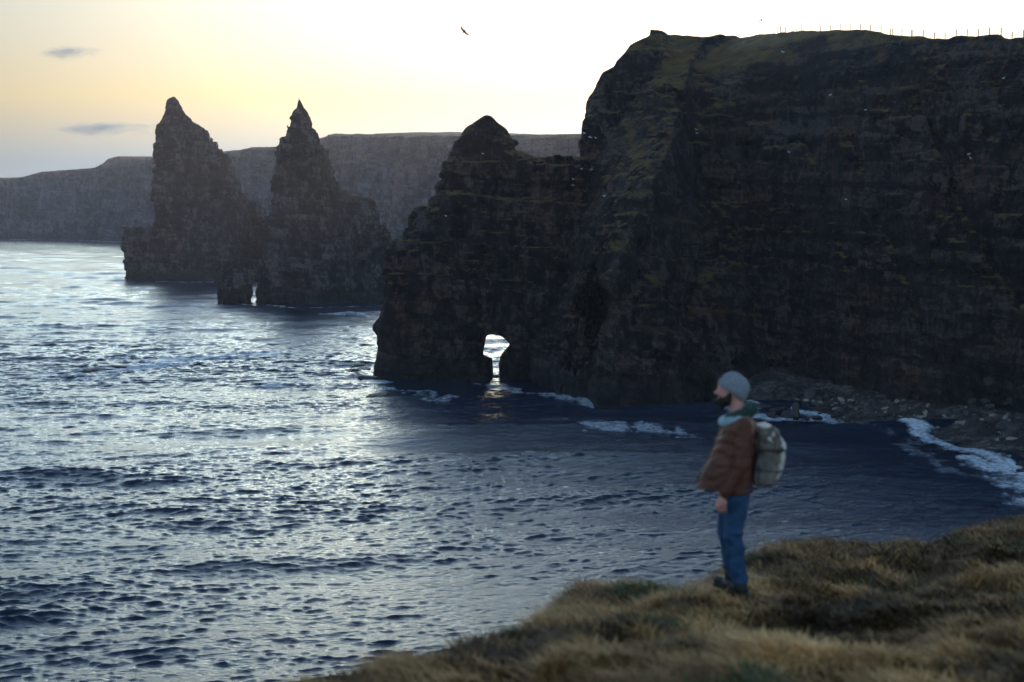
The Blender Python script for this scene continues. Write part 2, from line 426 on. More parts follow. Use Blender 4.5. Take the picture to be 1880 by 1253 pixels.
    streak([(1810, 842), (1850, 866), (1900, 908)], 4.0, 1.1, .7)
    streak([(408, 560), (470, 561), (560, 565), (700, 562)], 2.2, .6)
    streak([(232, 517), (330, 519), (420, 519)], 2.2, .5)
    streak([(590, 578), (640, 576), (700, 582)], 3.5, .6)
    streak([(0, 440), (120, 441), (250, 446)], 8, .8)
    streak([(210, 510), (225, 512)], 4, .7)
    Z += foam * .12
    X2, Y2 = X - DX, Y - DY
    co = np.stack([X2, Y2, Z], -1).reshape(-1, 3)
    nr, nc = X.shape
    i = np.arange(nr * nc).reshape(nr, nc)
    q = np.stack([i[:-1, :-1], i[:-1, 1:], i[1:, 1:], i[1:, :-1]], -1).reshape(-1, 4)
    m, t, b = mat("sea_water", (.006, .016, .034), 0.05)
    b.inputs["IOR"].default_value = 1.333
    at = t.nodes.new("ShaderNodeAttribute"); at.attribute_name = "foam"
    g = t.nodes.new("ShaderNodeNewGeometry"); pos = g.outputs["Position"]
    n1 = noise(t, mapping(t, pos, (.8, 1.6, 1)), 2.6, 5, .62, .3)
    fz = noise(t, pos, 2.2, 5, .75)
    fm = mth(t, 'MULTIPLY', at.outputs["Fac"], mth(t, 'MULTIPLY', mth(t, 'SUBTRACT', fz, .28), 2.4), True)
    t.links.new(mix(t, fm, (.006, .016, .034), (.82, .87, .92)), b.inputs["Base Color"])
    wind = nd(t, "ShaderNodeMapRange"); wind.inputs[1].default_value = .42; wind.inputs[2].default_value = .66
    wind.inputs[3].default_value = .05; wind.inputs[4].default_value = .17
    t.links.new(noise(t, mapping(t, pos, (.007, .016, 1)), 1.0, 4, .6, .4), wind.inputs[0])
    t.links.new(mth(t, 'ADD', wind.outputs[0], mth(t, 'MULTIPLY', fm, .6)), b.inputs["Roughness"])
    n2 = noise(t, mapping(t, pos, (.6, 1.5, 1)), .8, 4, .6, .2)
    bump(t, b, mth(t, 'ADD', n1, mth(t, 'MULTIPLY', n2, 1.6)), 0.6, 0.13)
    me = mesh_from("sea", co, q, m, True, {"foam": ('FLOAT', foam)})
    o = link("sea", me); tag(o, kind="structure")
    # calm outer sea below and around the modelled sheet
    s = 5000.0; ys = np.linspace(-s, s, 9); gx, gy = np.meshgrid(ys, ys)
    c2 = np.stack([gx, gy, 0 * gx - .9], -1).reshape(-1, 3); i = np.arange(81).reshape(9, 9)
    q = np.stack([i[:-1, :-1], i[:-1, 1:], i[1:, 1:], i[1:, :-1]], -1).reshape(-1, 4)
    o = link("sea_floor_sheet", mesh_from("outer_sea", c2, q, m, True)); o.name = "outer_sea"; tag(o, kind="structure")
    return m
make_sea()

# ------------------------------------------------------------------ sea stacks
def column(g, rows, Yc, depth, p=2.6, ytop=None, yc_top=None, bmin=1.2):
    """solid whose outline, seen from the shore, runs through rows of (py, left px, right px)"""
    zs, Ls, Rs = [], [], []
    for py, l, r in rows:
        xl, z = at_y(l, py, Yc); xr, _ = at_y(r, py, Yc)
        zs.append(z); Ls.append(xl); Rs.append(xr)
    o = np.argsort(zs); zs = np.array(zs)[o]; Ls = np.array(Ls)[o]; Rs = np.array(Rs)[o]
    z1 = g.z.ravel()
    l = np.interp(z1, zs, Ls); r = np.interp(z1, zs, Rs)
    a = np.maximum((r - l) / 2, .12)[None, None, :].astype(np.float32); c = ((l + r) / 2)[None, None, :].astype(np.float32)
    bb = np.maximum(a * depth, bmin)
    yc = Yc if yc_top is None else np.interp(z1, [0, zs[-1]], [Yc, yc_top])[None, None, :].astype(np.float32)
    q = ((np.abs(g.x - c) / a) ** p + (np.abs(g.y - yc) / bb) ** p) ** (1 / p)
    d = (q - 1) * np.minimum(a, bb)
    return np.maximum(d, g.z - zs[-1])
def frame_px(l, r, Y): return at_y(l, 500, Y)[0], at_y(r, 500, Y)[0]

# left stack
Y1 = 614
xa, xb = frame_px(222, 505, Y1)
g = Grid((xa - 1, Y1 - 28, -2.5), (xb + 1, Y1 + 28, 72.5), .36)
rows = [(178, 319, 322), (181, 309, 326), (190, 306, 331), (200, 305, 337), (209, 304, 343), (213, 299, 347), (225, 297, 356), (233, 296, 366),
        (240, 292, 378), (255, 291, 387), (270, 290.5, 397), (285, 290, 410), (300, 291, 422), (320, 289, 428), (345, 288, 438), (370, 286, 446),
        (400, 288, 450), (420, 289, 452), (520, 286, 455)]
g.f = column(g, rows, Y1, .62)
g.f = smin(g.f, column(g, [(421, 240, 420), (424, 237, 440), (450, 235, 446), (480, 233, 448), (525, 231, 448)], Y1 - 2, .30, 4.0), 1.0)
g.f = smin(g.f, column(g, [(368, 452, 458), (372, 440, 474), (385, 430, 486), (400, 430, 490), (440, 430, 492), (525, 420, 500)], Y1 + 8, .4, 2.4), 2.0)
g.rough(lambda x, y, z: rock_disp(x, y, z, .95, 11, (-.04, .02)) * np.clip((73 - z) / 16, .35, .95), 3.5); g.soften()
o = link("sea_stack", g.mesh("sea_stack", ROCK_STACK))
tag(o, "tall leaning sea stack with a hooked top, farthest to the left in the sea", "sea stack", "sea stacks off the coast")

# middle stack
Y2 = 452
xa, xb = frame_px(398, 735, Y2)
g = Grid((xa - 1, Y2 - 22, -2.5), (xb + 1, Y2 + 22, 61), .29)
rows = [(178, 547.5, 550.5), (186, 545, 554), (199, 541.5, 560), (203, 541, 563), (213, 537, 568), (216, 534, 571), (233, 531, 577), (237, 528, 582),
        (250, 527, 587), (262, 517, 592), (275, 512, 597), (290, 509, 602), (310, 505, 608), (330, 502, 611), (345, 501, 616),
        (370, 498, 622), (400, 495, 640), (425, 490, 655), (520, 485, 665)]
g.f = column(g, rows, Y2, .85)
g.f = smin(g.f, column(g, [(357, 622, 632), (361, 612, 655), (366, 605, 676), (385, 600, 686), (410, 595, 700), (430, 590, 713), (450, 585, 721), (475, 580, 723), (520, 580, 719), (565, 575, 712)], Y2 + 2, .45), 1.2)
g.f = smin(g.f, column(g, [(405, 484, 590), (420, 470, 640), (450, 464, 670), (475, 462, 690), (565, 480, 700)], Y2, .25, 3.5), .8)
g.f = smin(g.f, column(g, [(477, 470, 556), (481, 462, 620), (520, 461, 690), (566, 462, 700)], Y2 - 4, .16, 5.0), .5)
g.f = smin(g.f, column(g, [(482, 414, 456), (486, 411, 475), (520, 409, 480), (566, 407, 482)], Y2 - 5, .45, 3.5, bmin=5), .5)
g.rough(lambda x, y, z: rock_disp(x, y, z, .85, 23, (-.03, .02)) * np.clip((60 - z) / 14, .25, .95), 3.2); g.soften()
xs, zt = at_y(468.5, 516, Y2); _, zb = at_y(467, 556, Y2)
kx = xs / Y2
wid = .55 + .25 * np.sin(g.z * 1.7)
slit = np.maximum(np.abs(g.x - g.y * kx - .10 * (g.z - zt) ) - wid, g.z - zt)
g.f = np.maximum(g.f, -slit * np.ones_like(g.f))
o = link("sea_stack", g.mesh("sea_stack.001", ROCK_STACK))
tag(o, "needle-topped pyramid sea stack with a thin slit at its left foot", "sea stack", "sea stacks off the coast")

# arched stack joined to the cliff
Y3 = 242
xa, xb = frame_px(660, 1075, Y3)
g = Grid((xa - 1, Y3 - 17, -2.5), (xb + 1, Y3 + 16, 41.5), .25)
rows = [(212, 888, 901), (216, 884, 905), (225, 871, 914), (235, 858, 922), (247, 846, 930), (256, 838, 938), (270, 834, 942), (283, 826, 944),
        (300, 820, 950), (320, 814, 955), (350, 796, 960), (380, 776, 965), (400, 763, 968), (420, 753, 970), (450, 740, 970), (480, 727, 970),
        (500, 718, 970), (540, 710, 965), (580, 704, 960), (590, 699, 958), (596, 694, 956), (612, 693, 955), (619, 692, 955), (650, 688, 955), (670, 684, 955), (720, 680, 955)]
g.f = column(g, rows, Y3, .50, 2.5)
wall = column(g, [(290, 925, 1075), (292, 925, 1080), (400, 930, 1090), (500, 925, 1095), (600, 915, 1095), (720, 905, 1100)], Y3 + 3, .12, 4.0, bmin=7.5)
g.f = smin(g.f, wall, 1.5)
g.rough(lambda x, y, z: rock_disp(x, y, z, .8, 37, (.06, .03)) * (1 - .65 * np.clip((-15 - x) / 3, 0, 1) * np.clip((16 - z) / 4, 0, 1)) * np.clip((42 - z) / 14, .25, .78), 3.2); g.soften()
# the archway through it
def poly_sd(px, py, pts):
    d = np.full(px.shape, 1e9, dtype=np.float32); ins = np.zeros(px.shape, dtype=bool)
    n = len(pts)
    for i in range(n):
        x0, y0 = pts[i]; x1, y1 = pts[(i + 1) % n]
        vx, vy = x1 - x0, y1 - y0
        t = np.clip(((px - x0) * vx + (py - y0) * vy) / (vx * vx + vy * vy), 0, 1)
        d = np.minimum(d, np.hypot(px - x0 - t * vx, py - y0 - t * vy))
        if y0 != y1:
            c = ((y0 > py) != (y1 > py)) & (px < (x1 - x0) * (py - y0) / (y1 - y0) + x0)
            ins ^= c
    return np.where(ins, -d, d)
hole = [(892, 615), (903, 614), (918, 616), (931, 626), (937, 632), (930, 641), (919, 655), (917, 668), (917, 690), (920, 712), (901, 712), (904, 682), (903, 658), (887, 653), (886, 648), (889, 634)]
hp = [at_y(px, py, Y3) for px, py in hole]
hcx = sum(p[0] for p in hp) / len(hp)
i0 = int((hcx - 8 - g.lo[0]) / g.vox); i1 = int((hcx + 8 - g.lo[0]) / g.vox); k1 = int((14 - g.lo[2]) / g.vox)
xx, zz_ = np.meshgrid(g.x.ravel()[i0:i1], g.z.ravel()[:k1], indexing='ij')
sub = g.f[i0:i1, :, :k1]
for j, yv in enumerate(g.y.ravel()):
    s_ = Y3 / yv                                   # the passage narrows towards the sea side like the view down it
    X_ = xx * s_; Z_ = H + (zz_ - H) * s_
    jag = .35 * vn(xx / 1.3, np.full(xx.shape, yv / 1.3, dtype=np.float32), zz_ / 1.0, 3)
    sub[:, j, :] = np.maximum(sub[:, j, :], -(poly_sd(X_, Z_, hp) + .45 * jag))
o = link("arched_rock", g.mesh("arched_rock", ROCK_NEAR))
tag(o, "dark pointed rock with a small sea arch at its foot, joined to the cliff", "rock arch")

# ------------------------------------------------------------------ the big cliff
def build_cliff():
    global CLIFF
    g = Grid((-3, 158, -3), (84, 262, 56), .30)
    x1 = g.x.ravel()
    # plan of the foot and the rim height
    fx = [-3, 1.5, 6, 9, 22, 30, 36, 41.5, 45, 57, 68, 80, 110]
    fy = [240, 240, 240, 240, 238, 231, 224, 215, 205, 183, 170, 160, 150]
    fy = np.interp(x1, fx, fy).astype(np.float32)[:, None, None]
    fy = fy + 2.2 * vn(g.x / 11, 0 * g.x, 0 * g.x, 4) + 1.2 * vn(g.x / 4.3, 0 * g.x, 0 * g.x + .5, 5)
    lean = np.interp(g.z.ravel(), [-3, 0, 12, 34, 41, 45, 48, 51, 54], [-1, 0, 2.0, 6.0, 8.5, 11.5, 15.5, 22, 34]).astype(np.float32)[None, None, :]
    steep = np.interp(x1, [-3, 24, 32, 120], [.2, .3, 1, 1]).astype(np.float32)[:, None, None]
    lean = np.minimum(lean, 9) + (lean - np.minimum(lean, 9)) * steep
    front = (fy + lean - g.y)                                  # <0 behind the face
    # rim height
    tx, tz = [-3], [52]
    for px_, py_, yo in ((1180, 56, 249), (1230, 60, 249), (1295, 66, 247), (1340, 57, 246), (1450, 57, 238), (1600, 62, 222), (1740, 67, 206), (1880, 72, 194), (2000, 76, 185)):
        a_, b_ = at_y(px_, py_, yo); tx.append(a_); tz.append(b_ + .2 + float(np.interp(px_, [1295, 1340, 1450, 1540, 1700, 1800, 1880], [.9, 1.2, 1.8, .1, .6, -1.0, -2.3])))
    tx.append(120); tz.append(tz[-1])
    top = g.z - np.interp(x1, tx, tz).astype(np.float32)[:, None, None] - 0.25 * vn(g.x / 5, g.y / 5, 0 * g.x, 9)
    # left end of the high cliff
    prof = []
    for px, py in ((1040, 330), (1050, 288), (1052, 262), (1062, 235), (1069, 210), (1082, 190), (1089, 165), (1092, 150), (1106, 132), (1120, 124), (1136, 118), (1140, 108), (1152, 93), (1166, 75), (1178, 62), (1187, 57)):
        X, Z = at_y(px, py, 246); prof.append((Z, X + float(np.interp(py, [58, 75, 95, 125, 170, 235, 290], [-.6, -1.2, -.7, -.9, -1.3, -2.0, -2.0]))))
    prof.sort()
    xl = np.interp(g.z.ravel(), [-3, 10, 26] + [p[0] for p in prof], [5, 6.5, 8] + [p[1] for p in prof]).astype(np.float32)[None, None, :]
    left = (xl + .20 * (g.y - 246) * (g.y > 246) - g.x) * .8
    d = np.maximum(np.maximum(front * .93, left), top * .95)
    # rounded spur with a grassy back leaning on the cliff, its crest falling to the sea on the left
    sx_ = [2, 6, 8.6, 12.5, 17, 22, 27, 33, 40, 50]
    cz = np.interp(x1, sx_, [-4, 1.5, 6, 15, 23, 27.5, 31, 36, 42, 50]).astype(np.float32)[:, None, None]
    sf = np.interp(x1, [0, 5, 8, 11, 14, 22, 30, 36, 44, 60], [236, 228, 220, 212, 209.5, 210.5, 214, 221, 232, 245]).astype(np.float32)[:, None, None]
    sf = sf + 1.6 * vn(g.x / 3.8, 0 * g.x, 0 * g.x, 44)
    lean2 = (.17 + .55 * np.clip((g.x - 15) / 13, 0, 1)) * np.maximum(g.z - 2, 0)
    s_front = sf + lean2 - g.y
    s_top = (g.z - (cz + .62 * (g.y - sf - .17 * cz))) * .8
    spur = np.maximum(np.maximum(s_front * .95, s_top), (3.2 + .012 * (g.y - 225) - g.x))
    cap = np.interp(x1, [2, 9, 13, 18, 23, 27], [31, 31.5, 34, 41, 48, 56]).astype(np.float32)[:, None, None]
    spur = np.maximum(spur, (g.z - cap) * .85)
    d = smin(d, np.maximum(spur, top), 1.2)
    # ledge of broken blocks at the foot
    foot = np.maximum(np.maximum(sf - 3.5 + .35 * np.maximum(g.z, 0) - g.y, g.z - 5.0 - 1.5 * vn(g.x / 3, g.y / 3, 0 * g.x, 12)), np.maximum(3 - g.x, g.x - 30))
    d = smin(d, foot, .8)
    # buttresses
    d += (1.8 * vn(g.x / 9, 0 * g.y, g.z / 40, 61)).astype(np.float32)
    gul = np.clip(1 - np.abs(vn(g.x / 6.5 + g.z * .035, 0 * g.y, g.z / 30, 64)) / .28, 0, 1)
    d += (2.4 * gul * gul * np.clip((44 - g.z) / 8, 0, 1)).astype(np.float32)
    gul = np.clip(1 - np.abs(vn(g.x / 2.7 - g.z * .05, 0 * g.y, g.z / 14, 65)) / .3, 0, 1)
    d += (.9 * gul * np.clip((46 - g.z) / 8, 0, 1)).astype(np.float32)
    # the tall cave between spur and arch
    for (px, py, r, hh, dp) in ((1085, 590, 2.6, 7.5, 18), (1068, 650, 2.0, 5.0, 14)):
        X, Z = at_y(px, py, 222)
        tilt = (g.z - Z) * .26
        q = np.sqrt(((g.x - X - tilt - (g.y - 222) * X / 222) / r) ** 2 + ((g.z - Z) / hh) ** 2 + ((g.y - 224) / (dp + 5)) ** 4)
        d = np.maximum(d, -(q - 1) * r)
    g.f = d.astype(np.float32)
    def fn(x, y, z):
        a = rock_disp(x, y, z, 1.0, 53, (.10, .02), 1.0)
        soft = np.clip((z - 41) / 7, 0, 1) * .88
        grassy = np.clip((y - 222) / 6, 0, 1) * np.clip((x - 10) / 4, 0, 1) * np.clip((30 - x) / 5, 0, 1) * np.clip((40 - z) / 5, 0, 1) * np.clip((z - 18) / 5, 0, 1) * .45
        edge = np.clip((24 - x) / 5, 0, 1) * np.clip((z - 30) / 4, 0, 1) * (.3 + .4 * np.clip((43 - z) / 4, 0, 1))
        return a * (1 - np.maximum(np.maximum(soft, grassy), edge)) - edge * 1.2
    g.rough(fn, 3.6); g.soften()
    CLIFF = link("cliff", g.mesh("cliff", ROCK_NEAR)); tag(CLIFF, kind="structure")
build_cliff()

# ------------------------------------------------------------------ far coast
def far_coast():
    nu, nv = 1500, 150
    px = np.linspace(-900, 1500, nu)
    Yb = np.interp(px, [-900, 0, 100, 240, 420, 560, 600, 760, 900, 1060, 1500], [2600, 1730, 1660, 1500, 1340, 1260, 1120, 1010, 960, 900, 760])
    tp = np.interp(px, [-900, 0, 30, 58, 75, 163, 172, 180, 198, 290, 425, 445, 515, 545, 592, 640, 700, 830, 900, 1060, 1500],
                   [340, 327, 325, 316, 315, 308, 300, 292, 288, 288, 276, 271, 270, 262, 246, 247, 248, 251, 249, 248, 240])
    Xb = np.array([at_y(p, 450, y)[0] for p, y in zip(px, Yb)]); Zt = np.array([at_y(p, q, y + 22)[1] for p, q, y in zip(px, tp, Yb)])
    # direction into the land
    nx, ny = .35, .94
    v = np.linspace(0, 1, nv)
    U = np.repeat(np.arange(nu)[:, None], nv, 1)
    inn = np.interp(v, [0, .72, .78, .86, 1], [0, 15, 19, 110, 600]); hz = np.interp(v, [0, .72, .78, .86, 1], [-.03, .97, 1, 1.02, 1.05])
    X = Xb[:, None] + inn[None] * nx; Y = Yb[:, None] + inn[None] * ny; Z = Zt[:, None] * hz[None] + (inn[None] - 32).clip(0) * .012
    # grassy rise behind the nearer headland
    P = px[:, None] + 0 * Z
    rise = np.interp(px, [560, 592, 640, 700, 830, 900, 1060], [0, 5, 6, 6, 5, 5, 5])[:, None]
    Z = Z + rise * np.clip((inn[None] - 60) / 120, 0, 1)
    Xf, Yf, Zf = X.astype(np.float32), Y.astype(np.float32), Z.astype(np.float32)
    face = np.clip((.79 - v[None]) / .06, 0, 1)
    d = 9 * fbm(Xf / 55, Yf / 55, Zf / 260, 3, 7) + 7.5 * fbm(Xf / 15, Yf / 15, Zf / 160, 3, 8) + 1.5 * fbm(Xf / 9, Yf / 9, Zf / 4, 3, 9)
    d += 1.3 * (hsh(np.floor(Zf / 5 + Xf * .004), np.floor((Xf + Yf) / 7)) - .5)
    X = X - nx * d * face * 1.0; Y = Y - ny * d * face * 1.2
    Z = Z + (1 - face) * .35 * f2(Xf / 60, Yf / 60, 3, 13) + .3 * f2(Xf / 6, Yf / 6, 2, 14) * (hz[None] > .5)
    co = np.stack([X, Y, Z], -1).reshape(-1, 3); i = np.arange(nu * nv).reshape(nu, nv)
    q = np.stack([i[:-1, :-1], i[1:, :-1], i[1:, 1:], i[:-1, 1:]], -1).reshape(-1, 4)
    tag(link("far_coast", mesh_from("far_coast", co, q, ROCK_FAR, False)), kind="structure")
far_coast()

# ------------------------------------------------------------------ beach
def beach():
    xs = np.arange(26, 76, .22, dtype=np.float32); ys = np.arange(95, 232, .22, dtype=np.float32)
    X, Y = np.meshgrid(xs, ys, indexing='ij')
    d = shore_d(X, Y) - .9    # + on the left of the line = the land side (line runs towards the viewer)
    Z = np.where(d > 0, np.minimum(d * .13 + .35 * np.clip(d - 4, 0, 2.0), 3.0 + d * .03), d * .25)
    Z = Z + .12 * f2(X / 2, Y / 2, 4, 5) + .16 * v2(X / .55, Y / .55, 6) + .10 * v2(X / .3, Y / .3, 16) + .45 * f2(X / 7, Y / 7, 2, 15) * np.clip(d / 6, 0, 1)
    Z = np.where(d > 1.2, np.maximum(Z, .3), Z)
    Z = np.clip(Z, -2, 9)
    m, t, b = mat("beach_shingle", rough=.85, spec=.3)
    g = t.nodes.new("ShaderNodeNewGeometry"); pos = g.outputs["Position"]
    vo = t.nodes.new("ShaderNodeTexVoronoi"); vo.inputs["Scale"].default_value = 1.9; t.links.new(pos, vo.inputs["Vector"])
    col = ramp(t, mth(t, 'ADD', mth(t, 'MULTIPLY', noise(t, pos, .3, 4), .7), mth(t, 'MULTIPLY', noise(t, vo.outputs["Color"], 3, 1), .4)),
               [(.38, (.012, .010, .010)), (.56, (.050, .041, .037)), (.72, (.17, .14, .12))])
    t.links.new(col, b.inputs["Base Color"])
    bump(t, b, mth(t, 'SUBTRACT', 1.0, vo.outputs["Distance"]), 1.0, .5)
    i = np.arange(X.size).reshape(X.shape)
    q = np.stack([i[:-1, :-1], i[1:, :-1], i[1:, 1:], i[:-1, 1:]], -1).reshape(-1, 4)
    tag(link("beach", mesh_from("beach", np.stack([X, Y, Z], -1).reshape(-1, 3), q, m, False)), kind="structure")
    return bpy.data.objects["beach"]
BEACH = beach()
bpy.context.view_layer.update()

def on(objs, px, py):                # where the pixel's ray lands on these objects
    d = Vector(ray(px, py)).normalized(); best = None
    for ob in objs:
        ok, p, n, _ = ob.ray_cast(Vector((0, 0, H)), d)
        if ok and (best is None or p.y < best[0].y): best = (p, n)
    return best
def drop(objs, x, y, z0=90):
    best = None
    for ob in objs:
        ok, p, n, _ = ob.ray_cast(Vector((x, y, z0)), Vector((0, 0, -1)))
        if ok and (best is None or p.z > best.z): best = p
    return best

# boulders
def boulder_mesh(seed, flat=.6, m=None):
    n = 22; th = np.linspace(0, math.pi, n); ph = np.linspace(0, 2 * math.pi, 2 * n, endpoint=False)
    T, P = np.meshgrid(th, ph, indexing='ij')
    x, y, z = np.sin(T) * np.cos(P), np.sin(T) * np.sin(P), np.cos(T)
    x, y, z = (v.astype(np.float32) for v in (x, y, z))
    rs = np.random.RandomState(seed); r = np.ones_like(x) * 1.25
    for _ in range(11):                                   # planar facets
        nrm = rs.randn(3); nrm /= np.linalg.norm(nrm); h = .62 + .3 * rs.rand()
        dt = x * nrm[0] + y * nrm[1] + z * nrm[2]
        r = np.minimum(r, np.where(dt > .05, h / np.maximum(dt, .05), 9))
    r = r + .06 * fbm(x * 3, y * 3, z * 3, 3, seed)
    co = np.stack([x * r, y * r * .8, z * r * flat], -1).reshape(-1, 3)
    i = np.arange(n * 2 * n).reshape(n, 2 * n); j = np.roll(i, -1, 1)
    q = np.stack([i[:-1], i[1:], j[1:], j[:-1]], -1).reshape(-1, 4)
    return mesh_from("boulder", co, q, m, True)
def simple_rock(name, c0, c1, rough=.8):
    m, t, b = mat(name, rough=rough, spec=.35)
    g = t.nodes.new("ShaderNodeTexCoord")
    t.links.new(ramp(t, noise(t, g.outputs["Object"], 2.5, 6, .7), [(.3, c0), (.7, c1)]), b.inputs["Base Color"])
    bump(t, b, noise(t, g.outputs["Object"], 5, 5), .6, .15)
    return m
ROCK_PALE = simple_rock("pale_boulder", (.16, .14, .12), (.38, .34, .29))
ROCK_DARK = simple_rock("dark_boulder", (.02, .02, .021), (.085, .078, .075))
ROCK_WET = simple_rock("wet_rock", (.010, .010, .012), (.04, .038, .038), .45)
rnd = random.Random(3)
pm = [boulder_mesh(s, .5, ROCK_PALE) for s in (1, 2, 3)]; dm = [boulder_mesh(s, .65, ROCK_DARK) for s in (4, 5, 6, 7)]
wm = [boulder_mesh(s, .42, ROCK_WET) for s in (8, 9, 10)]
for k in range(75):
    px = rnd.uniform(1445, 1880); t_ = (px - 1445) / 435
    py = rnd.uniform(722 + 14 * t_, 745 + 85 * t_ ** 1.5)
    h = on([BEACH], px, py)
    if not h: continue
    o = link("boulder", rnd.choice(pm)); o.location = h[0] + Vector((0, 0, .05)); s = rnd.uniform(.10, .15) + .38 * rnd.random() ** 2.2 * (1 + .5 * (rnd.random() < .15))
    o.scale = (s * rnd.uniform(1, 1.9), s, s); o.rotation_euler = (rnd.uniform(-.3, .3), rnd.uniform(-.3, .3), rnd.uniform(0, 6.28))
    tag(o, "pale weathered boulder lying on the dark shingle beach below the cliff", "boulder", "pale boulders on the beach")
for k in range(70):
    px = rnd.uniform(1330, 1880); t_ = max(0, (px - 1400) / 480)
    py = rnd.uniform(718 + 16 * t_, 742 + 95 * t_ ** 1.5) if rnd.random() < .7 else rnd.gauss(740 + 20 * t_, 7)
    h = on([BEACH, CLIFF], px, py)
    if not h: continue
    o = link("dark_boulder", rnd.choice(dm)); o.location = h[0]; s = rnd.uniform(.2, .6) * (1.7 if rnd.random() < .2 else 1)
    o.scale = (s * rnd.uniform(1, 1.5), s, s); o.rotation_euler = (rnd.uniform(-.3, .3), rnd.uniform(-.3, .3), rnd.uniform(0, 6.28))
    tag(o, "dark angular boulder lying among the shingle at the foot of the cliff", "boulder", "dark boulders at the foot of the cliff")
def sea_rock(px, py, sx, sy, sz, label, group=None, rz=0.0, k=0, z=0.1):
    x, y = at_z(px, py)
    o = link("sea_rock", wm[k % 3]); o.location = (x, y, z); o.scale = (sx, sy, sz); o.rotation_euler = (0, 0, rz)
    tag(o, label, "rock", group or "rocks breaking the sea surface"); return o
sea_rock(117, 691, 1.3, .9, .9, "low flat black rock at the left end of the foam streak")
sea_rock(186, 681, 2.4, .9, .8, "long low black rock awash inside the white foam streak", k=1)
sea_rock(160, 683, 1.0, .6, .5, "small black rock just left of the long rock in the foam", k=2)
sea_rock(222, 676, 1.1, .6, .5, "small black rock right of the long rock in the foam", k=0)
sea_rock(700, 728, 1.4, 1.0, .8, "low black rock alone in open water before the arched rock", k=1)
sea_rock(682, 730, .6, .5, .35, "tiny black rock left of the lone rock before the arched rock", k=2)
for i, (px, py, s) in enumerate(((655, 684, .9), (668, 680, 1.1), (664, 692, 1.0), (672, 697, 1.2), (652, 691, .7), (648, 674, .5), (683, 699, 1.2), (660, 672, .9))):
    o = sea_rock(px, py, s * 1.2, s, s * .95, "wet black rock in the cluster at the left foot of the arched rock", "rocks at the left foot of the arched rock", i, i)
sea_rock(906, 693, .9, .9, .8, "small wet black rock lying in the mouth of the sea arch", k=1)
for i, (px, py, s) in enumerate(((1322, 741, 1.0), (1345, 744, 1.3), (1372, 748, 1.2), (1400, 752, 1.1), (1430, 756, 1.2), (1418, 762, .8), (1452, 764, 1.0), (1385, 744, 1.4), (1478, 768, .7), (1500, 770, .6), (1535, 766, .7))):
    sea_rock(px, py, s * 1.3, s, s * 1.1, "wet black rock in the surf where the cliff meets the beach", "rocks in the surf below the cliff", i, i)
o = sea_rock(1461, 768, .55, .6, 2.6, "upright black rock standing in the surf behind the standing man", "upright rock", 0, 0, .6)

# ------------------------------------------------------------------ fence on the cliff top
def tube_mesh(name, pts, rad, m, seg=6):
    co, fa = [], []
    for i, p in enumerate(pts):
        p = Vector(p); a = Vector(pts[max(i - 1, 0)]); b = Vector(pts[min(i + 1, len(pts) - 1)])
        t = (b - a).normalized(); u = t.cross(Vector((.31, .2, .93)) if abs(t.z) < .9 else Vector((1, 0, 0))).normalized(); v = t.cross(u)
        r = rad if isinstance(rad, (int, float)) else rad[i]
        for k in range(seg):
            an = 2 * math.pi * k / seg; co.append(p + (u * math.cos(an) + v * math.sin(an)) * r)
    for i in range(len(pts) - 1):
        for k in range(seg):
            a = i * seg + k; b = i * seg + (k + 1) % seg; fa.append((a, b, b + seg, a + seg))
    me = mesh_from(name, np.array([tuple(c) for c in co]), np.array(fa), m, True)
    return me
WOOD = simple_rock("weathered_wood", (.06, .05, .04), (.16, .13, .10))
WIRE, _, _ = mat("fence_wire", (.25, .25, .25), .5, .8)
def fence():
    posts = [(1428, 44, .07), (1433.5, 48, .09), (1442, 50, .04), (1454, 49, .04), (1463, 51, .04), (1471, 49, .045), (1489, 49, .045), (1506.5, 48, .045), (1525, 49, .045), (1542.5, 50, .045), (1562, 51, .045), (1579.5, 51.5, .045),
             (1598, 53, .045), (1617.5, 53, .045), (1635, 55.5, .045), (1638, 55.5, .045), (1656, 56, .045), (1673.5, 57, .045), (1676, 57, .045), (1695, 57, .045), (1715.5, 57.5, .045), (1735, 59, .045), (1755.5, 57.5, .045),
             (1775.5, 60, .045), (1796, 59, .045), (1816.5, 59.5, .045), (1838, 60.5, .045), (1858, 61.5, .045), (1879, 62.5, .045), (1900, 63.5, .045), (1921, 64.5, .045)]
    root = None; line = []; RIM = []
    for px, py, r in posts:
        top_, low_ = 10.0, 120.0                       # the rim as it stands, found along the line of sight
        for _ in range(12):
            mid_ = (top_ + low_) / 2
            if on([CLIFF], px, mid_): low_ = mid_
            else: top_ = mid_
        hit = on([CLIFF], px, low_ + .3)[0]
        Y = hit.y + .3; X, zb = at_y(px, low_, Y); tall = {1428: 1.3, 1433.5: 1.0}.get(px, .85); r = max(r, .06)
        Zt = zb + tall; zb -= .5
        if root is None:
            root = empty("wire_fence", (X, Y, zb)); bpy.context.view_layer.update()
            tag(root, "thin post and wire fence running along the grassy cliff top", "fence")
        p0 = Vector((X, Y, zb)) - root.location
        p1 = Vector((X, Y, Zt)) - root.location
        RIM.append((px, round(low_, 1), round(Y)))
        link("post", tube_mesh("post", [p0, (p0 + p1) / 2, p1], r, WOOD), root)
        line.append((p0, p1, r))
    for fr in (.06, .3, .5):
        pts = [p1 + (p0 - p1).normalized() * (fr * .95) for p0, p1, r in line if r < .06 or True]
        link("wire", tube_mesh("wire", pts, .014, WIRE, 4), root)
fence()

